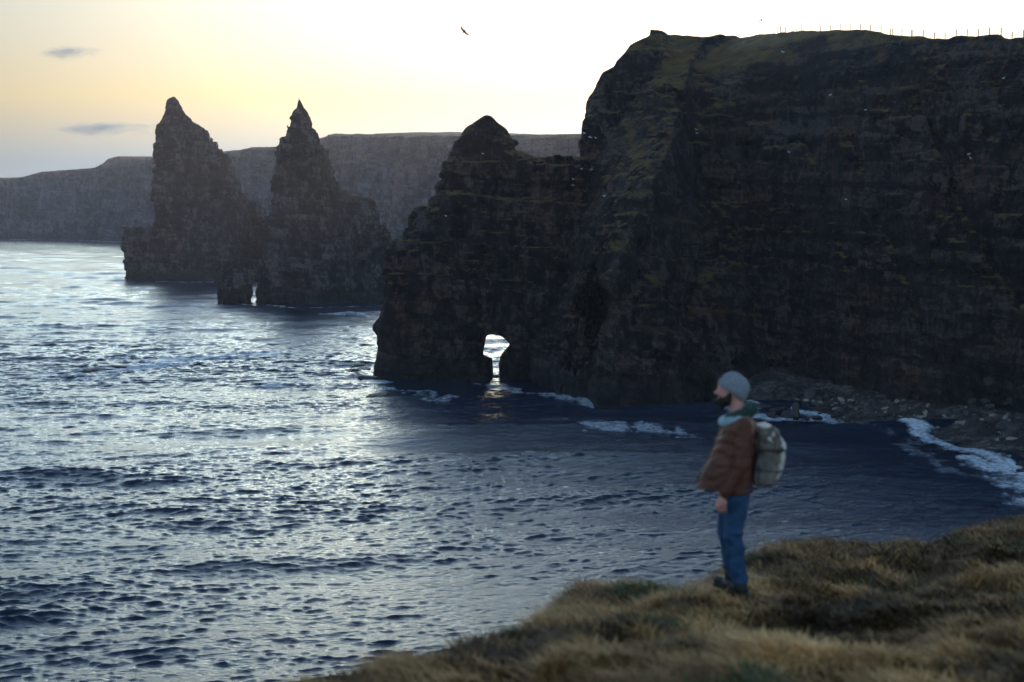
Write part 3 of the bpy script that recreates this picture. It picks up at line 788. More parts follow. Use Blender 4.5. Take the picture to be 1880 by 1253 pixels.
# ------------------------------------------------------------------ seabirds
FEATHER, _, _ = mat("white_feathers", (.78, .78, .76), .8)
FEATHER_D, _, _ = mat("dark_feathers", (.05, .05, .055), .8)
BEAK, _, _ = mat("yellow_beak", (.5, .33, .06), .6)
def capsules(vox, lo, hi, parts, k=.02):
    g = Grid(lo, hi, vox)
    for c in parts:
        g.f = smin(g.f, cone(g, *c), k) if c is not parts[0] else cone(g, *c)
    return g
def cone(g, a, b, ra, rb, sy=1.0):
    a = np.array(a, dtype=np.float32); b = np.array(b, dtype=np.float32); ba = b - a; L2 = float(ba @ ba) + 1e-9
    t = np.clip(((g.x - a[0]) * ba[0] + (g.y - a[1]) * ba[1] + (g.z - a[2]) * ba[2]) / L2, 0, 1)
    return np.sqrt((g.x - a[0] - t * ba[0]) ** 2 + ((g.y - a[1] - t * ba[1]) / sy) ** 2 + (g.z - a[2] - t * ba[2]) ** 2) - (ra + t * (rb - ra))
perch = capsules(.014, (-.3, -.15, -.14), (.3, .15, .26), [((-.10, 0, .0), (.10, 0, .02), .085, .075), ((.1, 0, .03), (.15, 0, .14), .05, .045), ((.15, 0, .15), (.155, 0, .15), .05, .05), ((-.1, 0, 0), (-.26, 0, .0), .05, .012)], .03)
perch_me = perch.mesh("seabird", FEATHER, True)
beak_me = tube_mesh("beak", [(.19, 0, .15), (.25, 0, .135)], [.014, .004], BEAK)
wing_me = capsules(.014, (-.34, -.16, -.1), (.2, .16, .14), [((-.25, 0, .01), (.06, 0, .05), .03, .06)], .01); wing_me.f = np.minimum(np.maximum(wing_me.f - .035, .055 - wing_me.z + 0 * wing_me.x), wing_me.f)
wing_me = wing_me.mesh("wing", simple_rock("grey_feathers", (.25, .26, .28), (.4, .41, .43)), True)
root0 = None
for px, py, sc_ in ((886, 284, 1.2), (819, 398, 1.2), (1072, 246, 1.5), (1082, 253, 1.3), (1085, 254, 1.3), (1094, 254, 1.4), (1067, 312, 1.3), (1085, 314, 1.2), (1088, 313, 1.2), (1051, 341, 1.6), (1052, 331, 1.2), (1110, 362, 1.5),
                    (1438, 98, 1.6), (1525, 177, 1.6), (1278, 240, 1.3), (1279, 247, 1.2), (1554, 368, 1.2), (1843, 146, 1.3), (1779, 285, 1.3), (1783, 292, 1.3), (1449, 281, 1.2), (1590, 203, 1.2)):
    h = on([CLIFF, bpy.data.objects["arched_rock"]], px, py)
    if not h: continue
    if root0 is None:
        r = root0 = link("seabird", perch_me); b1 = link("beak", beak_me, r); b2 = link("wing", wing_me, r); b3 = None
    else:
        r = root0.copy(); sc.collection.objects.link(r)
        for ch in (b1, b2):
            c = ch.copy(); sc.collection.objects.link(c); c.parent = r
    r.location = h[0] + h[1] * .1 + Vector((0, -.08, .08)); r.scale = (sc_ * .72,) * 3; r.rotation_euler = (0, 0, rnd.uniform(-.6, .6) + (math.pi if rnd.random() < .5 else 0))
    where = "the arched rock" if px < 960 else ("the left end of the big cliff" if px < 1300 else "the dark face of the big cliff")
    tag(r, "tiny white seabird perched on a ledge of " + where, "seabird", "seabirds perched on " + where)
def flyer(px, py, Y, rot, span, label):
    x, z = at_y(px, py, Y)
    root = link("flying_seabird", capsules(.014, (-.3, -.1, -.1), (.32, .1, .12), [((-.14, 0, 0), (.12, 0, .01), .05, .06), ((.12, 0, .01), (.2, 0, .03), .045, .04), ((-.14, 0, 0), (-.26, 0, 0), .035, .02)], .03).mesh("flying_seabird", FEATHER_D, True))
    link("beak", tube_mesh("beak", [(.23, 0, .03), (.29, 0, .02)], [.014, .004], BEAK), root)
    for s in (-1, 1):
        co, fa = [], []
        prof_ = [(0, .10, -.10, .02), (.25, .13, -.06, .10), (.5, .10, -.07, .12), (.75, .0, -.12, .06), (1.0, -.17, -.19, -.02)]
        for t_, x0, x1_, zz in prof_:
            yy = s * (.04 + t_ * span / 2)
            co += [(x0, yy, zz + .012), (x1_, yy, zz + .004), (x1_, yy, zz - .004), (x0, yy, zz - .012)]
        for i in range(4):
            for k in range(4):
                a = i * 4 + k; b = i * 4 + (k + 1) % 4; fa.append((a, b, b + 4, a + 4))
        fa.append((0, 1, 2, 3)); fa.append((16, 17, 18, 19))
        link("wing", mesh_from("wing", np.array(co), np.array(fa), FEATHER_D, True), root)
    root.location = (x, y_ := Y, z); root.rotation_euler = rot
    tag(root, label, "seabird")
flyer(852, 58, 150, (R(62), R(35), R(150)), 1.25, "dark seabird gliding high in the open sky over the stacks")
flyer(1398, 38, 190, (R(25), R(20), R(215)), 1.1, "small dark seabird flying just above the cliff top beside the fence")
flyer(441, 283, 620, (R(15), R(5), R(30)), 1.2, "tiny distant seabird in the sky right of the leaning stack")

# ------------------------------------------------------------------ foreground headland
def slope(px, py, off=0.0):                       # pixel -> point on the sloping ground plane below the camera
    x, y, z = ray(px, py); t = -1.62 / (z + .118 * y); return x * t, y * t
EDGE = [(-7, -8), (-4.5, 0), (-2.6, 4.5), (-1.6, 7.5)] + [slope(*p) for p in ((575, 1253), (685, 1222), (800, 1195), (900, 1150), (980, 1115), (1020, 1085), (1050, 1066), (1090, 1058), (1160, 1062), (1230, 1062), (1300, 1045), (1340, 1025), (1400, 1008), (1440, 994), (1500, 988), (1620, 994), (1700, 988), (1770, 970), (1820, 947), (1880, 940))] + [(12, 28), (20, 32), (34, 38)]
PX, PY = slope(1352, 1090)
def gheight(X, Y, detail=True):
    d = side(X, Y, EDGE)                          # + beyond the edge (left of the line)
    e = -d
    z = H - 1.62 - .118 * Y
    nz_ = np.clip(e / 1.1, .3, 1)
    z = z - .06 + nz_ * (.08 * f2(X / 1.5, Y / 1.9, 2, 201) + .12 * (1 - 2 * np.abs(f2(X / .8, Y / 1.0, 2, 202))) + .035 * f2(X / .28, Y / .28, 2, 203))
    z = z + .05 * v2(X / 4, Y / 4, 204)
    nearp = np.exp(-((X - PX) ** 2 + (Y - PY) ** 2) / .35)
    z = z * (1 - nearp) + (H - 1.62 - .118 * Y) * nearp
    out = np.clip(d + .12, 0, None)
    z = z - 2.2 * out ** 1.3 - 5 * np.clip(out - .3, 0, None)
    return np.maximum(z, -2.0), d
def ground():
    xs = np.concatenate([np.arange(-30, -6, .6), np.arange(-6, 12, .055), np.arange(12, 40, .4)]).astype(np.float32)
    ys = np.concatenate([np.arange(-14, 5, .3), np.arange(5, 27, .055), np.arange(27, 60, .5)]).astype(np.float32)
    X, Y = np.meshgrid(xs, ys, indexing='ij')
    Z, d = gheight(X, Y)
    m, t, b = mat("turf", rough=.95, spec=.15)
    g = t.nodes.new("ShaderNodeNewGeometry"); pos = g.outputs["Position"]
    v = mth(t, 'ADD', mth(t, 'MULTIPLY', noise(t, pos, 1.1, 5, .6), .6), mth(t, 'MULTIPLY', noise(t, pos, 9, 5, .7), .45))
    t.links.new(ramp(t, v, [(.36, (.03, .017, .010)), (.52, (.11, .062, .028)), (.7, (.22, .130, .055))]), b.inputs["Base Color"])
    bump(t, b, noise(t, pos, 22, 5, .7), .9, .06)
    i = np.arange(X.size).reshape(X.shape)
    q = np.stack([i[:-1, :-1], i[1:, :-1], i[1:, 1:], i[:-1, 1:]], -1).reshape(-1, 4)
    tag(link("headland_ground", mesh_from("headland_ground", np.stack([X, Y, Z], -1).reshape(-1, 3), q, m, True)), kind="structure")
ground()
def grass():
    rs = np.random.RandomState(9)
    n = 520000
    Y = 6.5 + (26 - 6.5) * rs.rand(n) ** 1.35; X = rs.uniform(-.42, .36, n) * Y * 1.0 + .5
    X = X.astype(np.float32); Y = Y.astype(np.float32)
    _, d = gheight(X, Y); keep = (d < .10) & (rs.rand(n) < np.clip(.65 + .8 * f2(X / .5, Y / .5, 2, 301), .25, 1))
    X, Y, d = X[keep], Y[keep], d[keep]
    Z, _ = gheight(X, Y); n = len(X)
    clump = f2(X / .45, Y / .45, 2, 302); patch = f2(X / 1.7, Y / 1.7, 3, 303)
    L = (.04 + .06 * rs.rand(n) + .06 * np.clip(clump, 0, 1) + .04 * (rs.rand(n) < .03)).astype(np.float32)
    nearp = np.hypot(X - PX, Y - PY) < .4; L[nearp] *= .6
    az = 2.6 + 1.3 * f2(X / 1.3, Y / 1.3, 2, 304) + rs.randn(n) * 1.0
    ln = .7 + .7 * rs.rand(n) + .35 * np.clip(patch, 0, 1)
    dx, dy = np.cos(az), np.sin(az)
    W = .0035 + .003 * rs.rand(n) + .00012 * Y
    sxv, syv = -dy, dx
    B = np.stack([X, Y, Z - .01], -1)
    def pt(f_, lean_, wf):
        c = B + np.stack([dx * L * lean_ * ln, dy * L * lean_ * ln, L * f_], -1)
        o_ = np.stack([sxv * W * wf, syv * W * wf, 0 * W], -1)
        return c - o_, c + o_
    a0, a1 = pt(0, 0, 1); b0, b1 = pt(.55, .45, .8); c0, _ = pt(.85, 1.1, 0)
    co = np.stack([a0, a1, b0, b1, c0], 1).reshape(-1, 3)
    k = np.arange(n) * 5
    tri = np.concatenate([np.stack([k, k + 1, k + 3], -1), np.stack([k, k + 3, k + 2], -1), np.stack([k + 2, k + 3, k + 4], -1)])
    cols = np.array([(.33, .172, .056), (.20, .100, .033), (.105, .062, .020), (.046, .024, .010), (.44, .255, .10)])
    sel = patch * .9 + .45 * clump + rs.randn(n) * .35
    ci = np.digitize(-sel * 1.15, [-.85, -.2, .15, .45]); ci = np.array([4, 0, 1, 2, 3])[ci]
    c = cols[ci] * (.75 + .5 * rs.rand(n))[:, None] * np.clip(1 + .75 * f2(X / .5, Y / .38, 2, 306), .25, 1.8)[:, None]
    green = (f2(X / 1.1, Y / 1.1, 2, 305) > .62) & (rs.rand(n) < .7)
    c[green] = np.array((.06, .075, .024)) * (.8 + .4 * rs.rand(green.sum()))[:, None]
    c4 = np.concatenate([np.repeat(c, 5, 0), np.ones((n * 5, 1))], 1)
    m, t, b = mat("grass_blades", rough=.8, spec=.2)
    at = t.nodes.new("ShaderNodeAttribute"); at.attribute_name = "tint"
    t.links.new(at.outputs["Color"], b.inputs["Base Color"])
    me = mesh_from("grass", co, tri, m, False, {"tint": ('FLOAT_COLOR', c4)})
    tag(link("grass", me), "dry brown and olive tussock grass covering the foreground headland", "grass", kind="stuff")
grass()

# ------------------------------------------------------------------ the man
def person():
    px0, Ym = 1352.0, PY
    sc_px = 1.0 / (F / (PY * 1.0)) * 1.0
    gz = H - 1.62 - .118 * PY + .015
    root = empty("person", (PX, PY, gz)); bpy.context.view_layer.update()
    tag(root, "bearded man in grey beanie, brown jacket and blue jeans standing on the grass", "person")
    def cloth(name, c0, c1, scale=30, rough=.9, bs=.4):
        m, t, b = mat(name, rough=rough, spec=.2)
        g = t.nodes.new("ShaderNodeTexCoord").outputs["Object"]
        t.links.new(ramp(t, noise(t, g, scale * .3, 5, .65), [(.3, c0), (.7, c1)]), b.inputs["Base Color"])
        bump(t, b, noise(t, g, scale, 4), bs, .02); return m
    skin, _, sb = mat("skin", (.62, .27, .22), .55); sb.inputs["Subsurface Weight"].default_value = .1; sb.inputs["Subsurface Radius"].default_value = (.01, .004, .002)
    hair = cloth("dark_beard", (.02, .013, .010), (.05, .032, .024), 120)
    jeansm = cloth("blue_denim", (.014, .038, .085), (.045, .10, .19), 22)
    jacketm = cloth("brown_leather", (.070, .026, .016), (.175, .066, .040), 16, .6, .3)
    beaniem = cloth("grey_wool", (.23, .235, .26), (.40, .41, .44), 150, .95, .8)
    scarfm = cloth("green_hood", (.018, .045, .036), (.045, .085, .068), 60)
    collarm = cloth("pale_blue_collar", (.22, .33, .37), (.34, .46, .50), 80)
    bootm = cloth("dark_boots", (.012, .010, .009), (.04, .032, .026), 30, .6)
    td = Vector((-.52, .85, 0))                         # the way the feet point
    # --- body, one continuous mesh
    g = Grid((-.36, -.34, -.01), (.20, .34, 1.80), .0075)
    C = lambda *a: cone(g, *a)
    f = C((-.045, 0, 1.70), (-.035, 0, 1.705), .093, .093, .82)                          # skull
    f = smin(f, C((-.095, 0, 1.635), (-.10, 0, 1.60), .060, .048, .85), .04)             # jaw
    f = smin(f, C((-.118, 0, 1.70), (-.122, 0, 1.65), .045, .045, 1.0), .03)             # face
    f = smin(f, C((-.160, 0, 1.685), (-.188, 0, 1.655), .010, .014), .018)               # nose
    f = smin(f, C((-.155, -.02, 1.702), (-.155, .02, 1.702), .014, .014), .02)           # brow
    f = smin(f, C((-.160, -.014, 1.622), (-.160, .014, 1.622), .009, .009), .008)        # lips
    f = smin(f, C((-.160, -.014, 1.612), (-.160, .014, 1.612), .009, .009), .006)
    for s in (-1, 1):
        f = np.maximum(f, -C((-.170, s * .032, 1.685), (-.172, s * .034, 1.685), .014, .012))   # eye sockets
        f = smin(f, C((-.152, s * .032, 1.685), (-.152, s * .032, 1.685), .013, .013), .003)    # eyes
        f = smin(f, C((-.035, s * .080, 1.69), (-.040, s * .080, 1.65), .020, .012, .5), .01)   # ears
    f = smin(f, C((-.03, 0, 1.62), (.0, 0, 1.46), .055, .065), .03)                      # neck
    f = smin(f, C((.015, -.13, 1.40), (.015, .13, 1.40), .075, .075), .06)
    f = smin(f, C((.01, 0, 1.34), (.0, 0, 1.12), .125, .11, 1.25), .06)
    f = smin(f, C((-.02, 0, 1.05), (-.02, 0, .93), .095, .10, 1.15), .05)
    arms = []
    for s in (-1, 1):
        sh = (.015, s * .19, 1.40)
        el = (.0, s * .245, 1.10) if s < 0 else (.02, s * .245, 1.10)
        wr = (-.145 if s < 0 else -.06, s * .235, .845)
        f = smin(f, C(sh, el, .052, .042), .03); f = smin(f, C(el, wr, .040, .027), .015)
        # hand: palm, four unequal curled fingers, thumb from the side
        w_ = np.array(wr); dn = np.array((-.20, 0, -.98)); fw = np.array((-.98, 0, .20))
        pc = w_ + dn * .055
        f = smin(f, cone(g, w_ + dn * .01, pc, .024, .026, .8), .01)
        f = smin(f, cone(g, pc - fw * .018, pc + fw * .022 + dn * .03, .020, .020, .7), .01)
        for j, (o_, ln) in enumerate(((.034, .068), (.012, .078), (-.010, .072), (-.032, .056))):
            b0 = pc + fw * o_ + dn * .030; b1 = b0 + dn * ln * .45 + np.array((.004, -s * .008, 0)); b2 = b1 + dn * ln * .32 + np.array((.012, -s * .018, 0)); b3 = b2 + dn * ln * .15 + np.array((.012, -s * .018, 0))
            f = np.minimum(f, cone(g, b0, b1, .0098, .0092)); f = np.minimum(f, cone(g, b1, b2, .0092, .0085)); f = np.minimum(f, cone(g, b2, b3, .0085, .007))
        t0 = pc + fw * .022 - dn * .02; t1 = t0 + fw * .025 + dn * .028; t2 = t1 + dn * .030 + fw * .002
        f = smin(f, cone(g, t0, t1, .012, .011), .006); f = smin(f, cone(g, t1, t2, .0105, .008), .003)
        arms.append((sh, el, wr))
        hip = (-.02, s * .095, .90); kn = (-.045 if s < 0 else -.075, s * .10, .50); an = (.015 if s < 0 else -.03, s * .095, .10)
        f = smin(f, C(hip, kn, .090, .058), .04); f = smin(f, C(kn, an, .055, .038), .02)
        toe = np.array(an) + np.array(td) * .15; toe[2] = .045
        f = smin(f, cone(g, (an[0], an[1], .06), toe, .036, .030), .02)
    g.f = f
    body = link("body", g.mesh("body", skin, True), root)
    # --- beard
    g = Grid((-.21, -.10, 1.51), (-.02, .10, 1.70), .006); C = lambda *a: cone(g, *a)
    f = smin(C((-.100, 0, 1.605), (-.128, 0, 1.592), .062, .050, .95), C((-.14, 0, 1.585), (-.14, 0, 1.565), .036, .028), .03)
    f = smin(f, smin(C((-.075, -.055, 1.66), (-.10, -.05, 1.60), .016, .03, .8), C((-.075, .055, 1.66), (-.10, .05, 1.60), .016, .03, .8), .01), .02)
    f = smin(f, C((-.160, -.028, 1.637), (-.160, .028, 1.637), .011, .011), .01)
    f = np.maximum(f, -C((-.175, -.02, 1.617), (-.175, .02, 1.617), .014, .014))
    f = np.maximum(f, g.z - 1.633 - .35 * (g.x + .135).clip(0, 1) * 2)
    g.f = f; g.rough(lambda x, y, z: .004 * fbm(x * 90, y * 90, z * 90, 2, 3), .03)
    link("beard", g.mesh("beard", hair, True), root)
    # --- beanie: snug ribbed knit with a folded brim
    g = Grid((-.20, -.14, 1.56), (.12, .14, 1.84), .006); C = lambda *a: cone(g, *a)
    f = smin(C((-.050, 0, 1.722), (-.020, 0, 1.700), .107, .105, .88), C((-.022, 0, 1.67), (-.018, 0, 1.64), .088, .074, .9), .05)
    cut = 1.712 - (g.x + .15) * .62                       # brim line falls towards the nape
    f = np.maximum(f, np.maximum(cut, 1.60) - g.z)
    brim = np.maximum(np.abs(f + 0.0) - .012, np.abs(g.z - cut - .028) - .028)
    f = smin(np.maximum(f, -(C((-.045, 0, 1.70), (-.03, 0, 1.66), .090, .09, .82)) * 1), np.maximum(brim, g.x - .045) * 1.0, .006)
    g.f = f; g.rough(lambda x, y, z: .0035 * np.sin(np.arctan2(y, x + .03) * 44), .03)
    link("beanie", g.mesh("beanie", beaniem, True), root)
    # --- hood / scarf round the neck and pale collar
    g = Grid((-.20, -.20, 1.36), (.20, .20, 1.66), .008); C = lambda *a: cone(g, *a)
    q = np.sqrt(((g.x - .015) / .092) ** 2 + ((g.y) / .10) ** 2); zc = 1.485 + (g.x) * .38
    f = np.sqrt(((q - 1) * .092) ** 2 + ((g.z - zc) / 1.35) ** 2) - (.036 + .012 * np.clip(g.x * 8, -1, 1))
    f = smin(f, C((.085, -.05, 1.52), (.085, .05, 1.52), .050, .050), .03)
    g.f = f.astype(np.float32); g.rough(lambda x, y, z: .010 * fbm(x * 16, y * 16, z * 22, 3, 5), .05)
    link("hood", g.mesh("hood", scarfm, True), root)
    g = Grid((-.22, -.20, 1.34), (.12, .20, 1.56), .008); C = lambda *a: cone(g, *a)
    q = np.sqrt(((g.x + .02) / .115) ** 2 + ((g.y) / .12) ** 2); zc = 1.452 + (g.x) * .25
    f = np.sqrt(((q - 1) * .11) ** 2 + ((g.z - zc) / 1.3) ** 2) - .027
    g.f = np.maximum(f, g.x - .06).astype(np.float32); g.rough(lambda x, y, z: .006 * fbm(x * 20, y * 20, z * 20, 2, 6), .05)
    link("collar", g.mesh("collar", collarm, True), root)
    # --- jacket: hollow, open at the front and swinging forward, sleeves to the wrist
    g = Grid((-.40, -.34, .80), (.20, .34, 1.50), .0085); C = lambda *a: cone(g, *a)
    z1 = g.z.ravel()
    xf = np.interp(z1, [.80, .88, 1.0, 1.2, 1.35, 1.42, 1.47], [-.385, -.365, -.305, -.205, -.145, -.115, -.06])
    xb_ = np.interp(z1, [.80, 1.0, 1.25, 1.4, 1.47], [.118, .118, .124, .112, .08])
    wy = np.interp(z1, [.80, 1.0, 1.2, 1.38, 1.44, 1.48], [.215, .212, .198, .19, .155, .09])
    c = ((xf + xb_) / 2)[None, None, :].astype(np.float32); a = ((xb_ - xf) / 2)[None, None, :].astype(np.float32); b_ = wy[None, None, :].astype(np.float32)
    # front panels: widest near the back, wedge towards the open front edge
    q = ((np.abs(g.x - c) / a) ** 2.6 + (np.abs(g.y) / b_) ** 2.4) ** (1 / 2.5)
    f = (q - 1) * np.minimum(a, b_)
    f = np.maximum(f, g.z - 1.475)
    hemz = np.interp(g.x.ravel(), [-.36, -.18, -.05, .12], [.885, .875, .85, .845]).astype(np.float32)[:, None, None]
    f = np.maximum(f, hemz - g.z)
    inner = np.maximum((q - 1) * np.minimum(a, b_) + .022, g.z - 1.05)
    f = np.maximum(f, -inner)
    gap = np.maximum(np.abs(g.y - .02) - (.03 + .07 * np.clip((1.35 - g.z), 0, 1)), g.x + .10)         # the open front
    f = np.maximum(f, -gap)
    for (sh, el, wr) in arms:
        w2 = np.array(wr) + np.array((.006, 0, .02))
        arm = smin(C((sh[0], sh[1] * .93, sh[2] - .005), el, .070, .058), C(el, w2, .058, .043), .02)
        arm = np.maximum(arm, -(np.array(g.z) - 0) + .80)
        f = smin(f, arm, .018)
    g.f = f.astype(np.float32)
    g.rough(lambda x, y, z: .010 * fbm(x * 9, y * 9, z * 15, 3, 8) + .004 * np.sin(z * 70 + 4 * vn(x * 8, y * 8, z * 8, 2)) * np.clip(vn(x * 5, y * 5, z * 5, 4), 0, 1) * 2, .03)
    link("jacket", g.mesh("jacket", jacketm, True), root)
    g = Grid((-.12, -.32, .775), (.02, .32, .86), .0085)      # knitted hem band at the back
    # --- jeans
    g = Grid((-.22, -.24, .05), (.18, .24, .99), .0085); C = lambda *a: cone(g, *a)
    f = C((-.022, 0, .95), (-.022, 0, .90), .125, .132, 1.25)
    for s in (-1, 1):
        hip = (-.018, s * .085, .88); kn = (-.045 if s < 0 else -.070, s * .10, .50); an = (.015 if s < 0 else -.022, s * .095, .12)
        f = smin(f, smin(C(hip, kn, .112, .078), C(kn, an, .078, .062), .02), .03)
    f = np.maximum(f, np.maximum(g.z - .975, .085 - g.z))
    g.f = f.astype(np.float32)
    g.rough(lambda x, y, z: .009 * fbm(x * 9, y * 9, z * 13, 3, 18) + .006 * np.sin(z * 60 + 5 * vn(x * 8, y * 8, z * 6, 2)) * np.clip(1 - np.abs(z - .2) / .15, 0, 1) + .004 * np.sin(z * 75 + 20 * x) * np.clip(1 - np.abs(z - .5) / .12, 0, 1), .03)
    link("jeans", g.mesh("jeans", jeansm, True), root)
    # --- boots
    for s in (-1, 1):
        an = np.array((.015 if s < 0 else -.03, s * .095, .10)); toe = an + np.array(td) * .17; toe[2] = .045
        g = Grid((-.24, min(-.16, s * .1 - .1), -.03), (.12, s * .1 + .26, .22), .0075); C = lambda *a: cone(g, *a)
        f = smin(C(an + np.array((0, 0, .08)), an - np.array((0, 0, .03)), .056, .055), C((an[0] + .02, an[1] - .02, .045), toe, .050, .042), .03)
        f = np.maximum(f, .0 - g.z); f = np.minimum(f, np.maximum(C((an[0] + .022, an[1] - .022, .02), (toe[0], toe[1], .02), .056, .050), np.maximum(g.z - .022, -.012 - g.z)))
        g.f = f.astype(np.float32); link("boot", g.mesh("boot", bootm, True), root)
    # --- backpack, a thing of its own
    pk = empty("backpack", (PX + .232, PY + .01, gz + .905)); pk.scale = (.93, .93, .95); bpy.context.view_layer.update()
    tag(pk, "grey green canvas backpack with pale top worn on the standing man's back", "backpack")
    o0 = np.array((.24, .01, .88))
    canvas = cloth("grey_green_canvas", (.105, .085, .072), (.26, .212, .182), 40)
    pale = cloth("pale_rimlit_canvas", (.50, .42, .36), (.80, .70, .62), 40)  # pale top, its colour lightened further to stand in for rim light
    strapm = cloth("strap_webbing", (.15, .16, .11), (.27, .27, .19), 60)
    redm = cloth("red_loop", (.35, .03, .02), (.4, .05, .03), 60)
    def pack(name, m, rows_, wy_, ybias=0.0, cutf=None, amp=.012, seed=2, yoff=0.0):
        g = Grid((-.20, -.22, -.06), (.22, .22, .60), .008)
        zr = [r[0] - o0[2] for r in rows_]; l = np.interp(g.z.ravel(), zr, [r[1] - o0[0] for r in rows_]); r = np.interp(g.z.ravel(), zr, [r[2] - o0[0] for r in rows_])
        c = ((l + r) / 2)[None, None, :].astype(np.float32); a = np.maximum((r - l) / 2, .02)[None, None, :].astype(np.float32)
        q = ((np.abs(g.x - c) / a) ** 3.2 + (np.abs(g.y - yoff) / wy_) ** 3.2) ** (1 / 3.2)
        f = np.maximum((q - 1) * np.minimum(a, wy_), np.maximum(g.z - zr[-1], zr[0] - g.z))
        if cutf is not None: f = cutf(g, f)
        g.f = f.astype(np.float32); g.rough(lambda x, y, z: amp * fbm(x * 13, y * 13, z * 11, 3, seed), .04)
        return link(name, g.mesh(name, m, True), pk)
    rows_ = [(.875, .14, .265), (.89, .12, .30), (.93, .115, .33), (1.0, .115, .345), (1.08, .12, .365), (1.17, .125, .372), (1.25, .13, .355), (1.32, .14, .338), (1.36, .145, .318), (1.378, .16, .28)]
    pack("main_bag", canvas, rows_, .155, amp=.022)
    pack("lid", pale, [(1.20, .33, .388), (1.25, .22, .382), (1.30, .15, .358), (1.345, .145, .328), (1.385, .155, .29), (1.395, .19, .24)], .162, cutf=lambda g, f: np.maximum(f, (1.27 - .88) - g.z - (g.x) * .55), amp=.014, seed=9)
    pack("front_pocket", pale, [(.93, .27, .335), (1.0, .28, .372), (1.12, .30, .392), (1.18, .31, .385)], .115, amp=.008, seed=12)
    pack("side_pocket", canvas, [(.90, .16, .27), (.95, .15, .30), (1.06, .16, .31)], .03, amp=.005, seed=14, yoff=-.165)
    for s in (-1, 1):
        pts = [(.13, s * .10, .95), (.15, s * .12, 1.0)]
        pts = [(.15, s * .09, 1.35), (.12, s * .10, 1.43), (.05, s * .115, 1.485), (-.03, s * .12, 1.475), (-.09, s * .125, 1.42), (-.135, s * .13, 1.33)]
        # flat webbing swept over the shoulder
        co, fa = [], []
        for i, p in enumerate(pts):
            p = np.array(p) - o0; a_ = np.array(pts[max(i - 1, 0)]); b2 = np.array(pts[min(i + 1, len(pts) - 1)]); t_ = (b2 - a_) / np.linalg.norm(b2 - a_)
            side_ = np.array((0, 1.0, 0)); nn = np.cross(t_, side_); nn /= np.linalg.norm(nn)
            for u, v_ in ((-.028, -.007), (.028, -.007), (.028, .007), (-.028, .007)): co.append(p + side_ * u + nn * v_)
        for i in range(len(pts) - 1):
            for k in range(4): a_ = i * 4 + k; b2 = i * 4 + (k + 1) % 4; fa.append((a_, b2, b2 + 4, a_ + 4))
        fa += [(3, 2, 1, 0), (20, 21, 22, 23)]
        link("strap", mesh_from("strap", np.array(co), np.array(fa), strapm, False), pk)
    dark, _, _ = mat("dark_webbing", (.02, .02, .02), .7)
    for zz in (1.02, 1.20):
        rr = np.interp(zz, [r_[0] for r_ in rows_], [r_[2] for r_ in rows_])
        pts = [(.125, -.165, zz + .01), (.18, -.182, zz), (.26, -.182, zz - .006), (rr - .02, -.165, zz - .012), (rr + .012, -.11, zz - .014), (rr + .022, 0, zz - .014)]
        link("compression_strap", tube_mesh("compression_strap", [np.array(p) - o0 for p in pts], .008, dark), pk)
    link("haul_loop", tube_mesh("haul_loop", [np.array(p) - o0 for p in ((.335, -.02, 1.31), (.355, -.01, 1.30), (.372, 0, 1.26), (.375, .01, 1.22))], .008, redm), pk)
person()

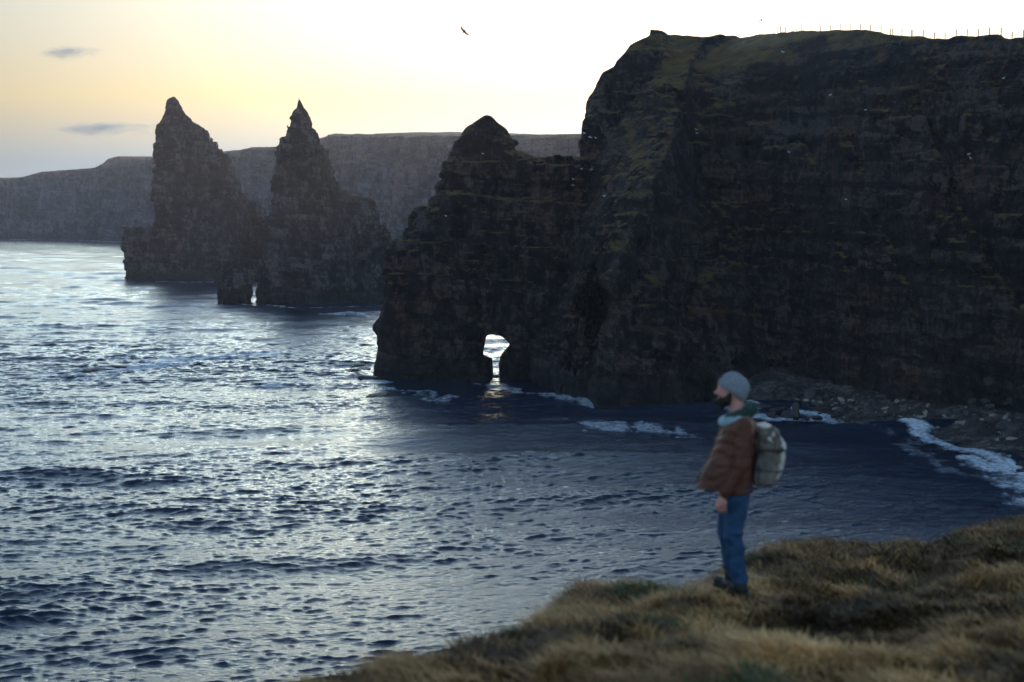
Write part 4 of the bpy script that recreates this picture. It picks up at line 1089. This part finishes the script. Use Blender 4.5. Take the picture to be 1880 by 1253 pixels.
# ------------------------------------------------------------------ clouds (thin wisps far out)
def cloud(px, py, Y, sx, sy, sz, dens, label, seed, rot=0.0):
    x, z = at_y(px, py, Y)
    g = boulder_mesh(seed, 1.0, None); g.name = "cloud"
    m = bpy.data.materials.new("cloud_vapour"); m.use_nodes = True; t = m.node_tree; t.nodes.clear()
    out = t.nodes.new("ShaderNodeOutputMaterial"); pv = t.nodes.new("ShaderNodeVolumePrincipled")
    pv.inputs["Color"].default_value = (.50, .66, .80, 1); pv.inputs["Anisotropy"].default_value = .0
    tc = t.nodes.new("ShaderNodeTexCoord").outputs["Object"]
    ln = t.nodes.new("ShaderNodeVectorMath"); ln.operation = 'LENGTH'; t.links.new(tc, ln.inputs[0])
    fall = mth(t, 'SUBTRACT', .95, ln.outputs["Value"])
    nz = noise(t, mapping(t, tc, (1.2, 1, 1.0)), 2.2, 5, .65, .5)
    d = mth(t, 'MULTIPLY', mth(t, 'SUBTRACT', mth(t, 'ADD', mth(t, 'MULTIPLY', fall, .55), nz), .72), dens, False)
    d = mth(t, 'MAXIMUM', d, 0.0); t.links.new(d, pv.inputs["Density"]); t.links.new(pv.outputs[0], out.inputs["Volume"])
    g.materials.clear(); g.materials.append(m)
    o = link("cloud", g); o.location = (x, Y, z); o.scale = (sx, sy, sz); o.rotation_euler = (0, rot, 0)
    tag(o, label, "cloud", "wispy clouds")
cloud(122, 96, 5600, 180, 120, 42, .05, "small ragged grey wisp of cloud high at the upper left", 21)
cloud(180, 236, 5600, 290, 160, 46, .045, "long soft grey cloud low in the sky left of the leaning stack", 22)
cloud(655, 195, 5600, 60, 60, 14, .02, "faint thin cloud wisp right of the needle-topped stack", 23, .6)

# ------------------------------------------------------------------ haze
def haze():
    X0, Y0, Z0, Z1 = 5200, 5200, -4, 110
    co = np.array([(sx * X0, sy * Y0, z) for z in (Z0, Z1) for sx, sy in ((-1, -1), (1, -1), (1, 1), (-1, 1))])
    fa = np.array([(3, 2, 1, 0), (4, 5, 6, 7), (0, 1, 5, 4), (1, 2, 6, 5), (2, 3, 7, 6), (3, 0, 4, 7)])
    m = bpy.data.materials.new("haze"); m.use_nodes = True; t = m.node_tree; t.nodes.clear()
    out = t.nodes.new("ShaderNodeOutputMaterial"); pv = t.nodes.new("ShaderNodeVolumePrincipled")
    pv.inputs["Color"].default_value = (.86, .84, .97, 1); pv.inputs["Density"].default_value = .00009; pv.inputs["Anisotropy"].default_value = .35
    t.links.new(pv.outputs[0], out.inputs["Volume"])
    tag(link("haze", mesh_from("haze", co, fa, m)), "thin pale haze over the sea and far coast", "haze", kind="stuff")
haze()
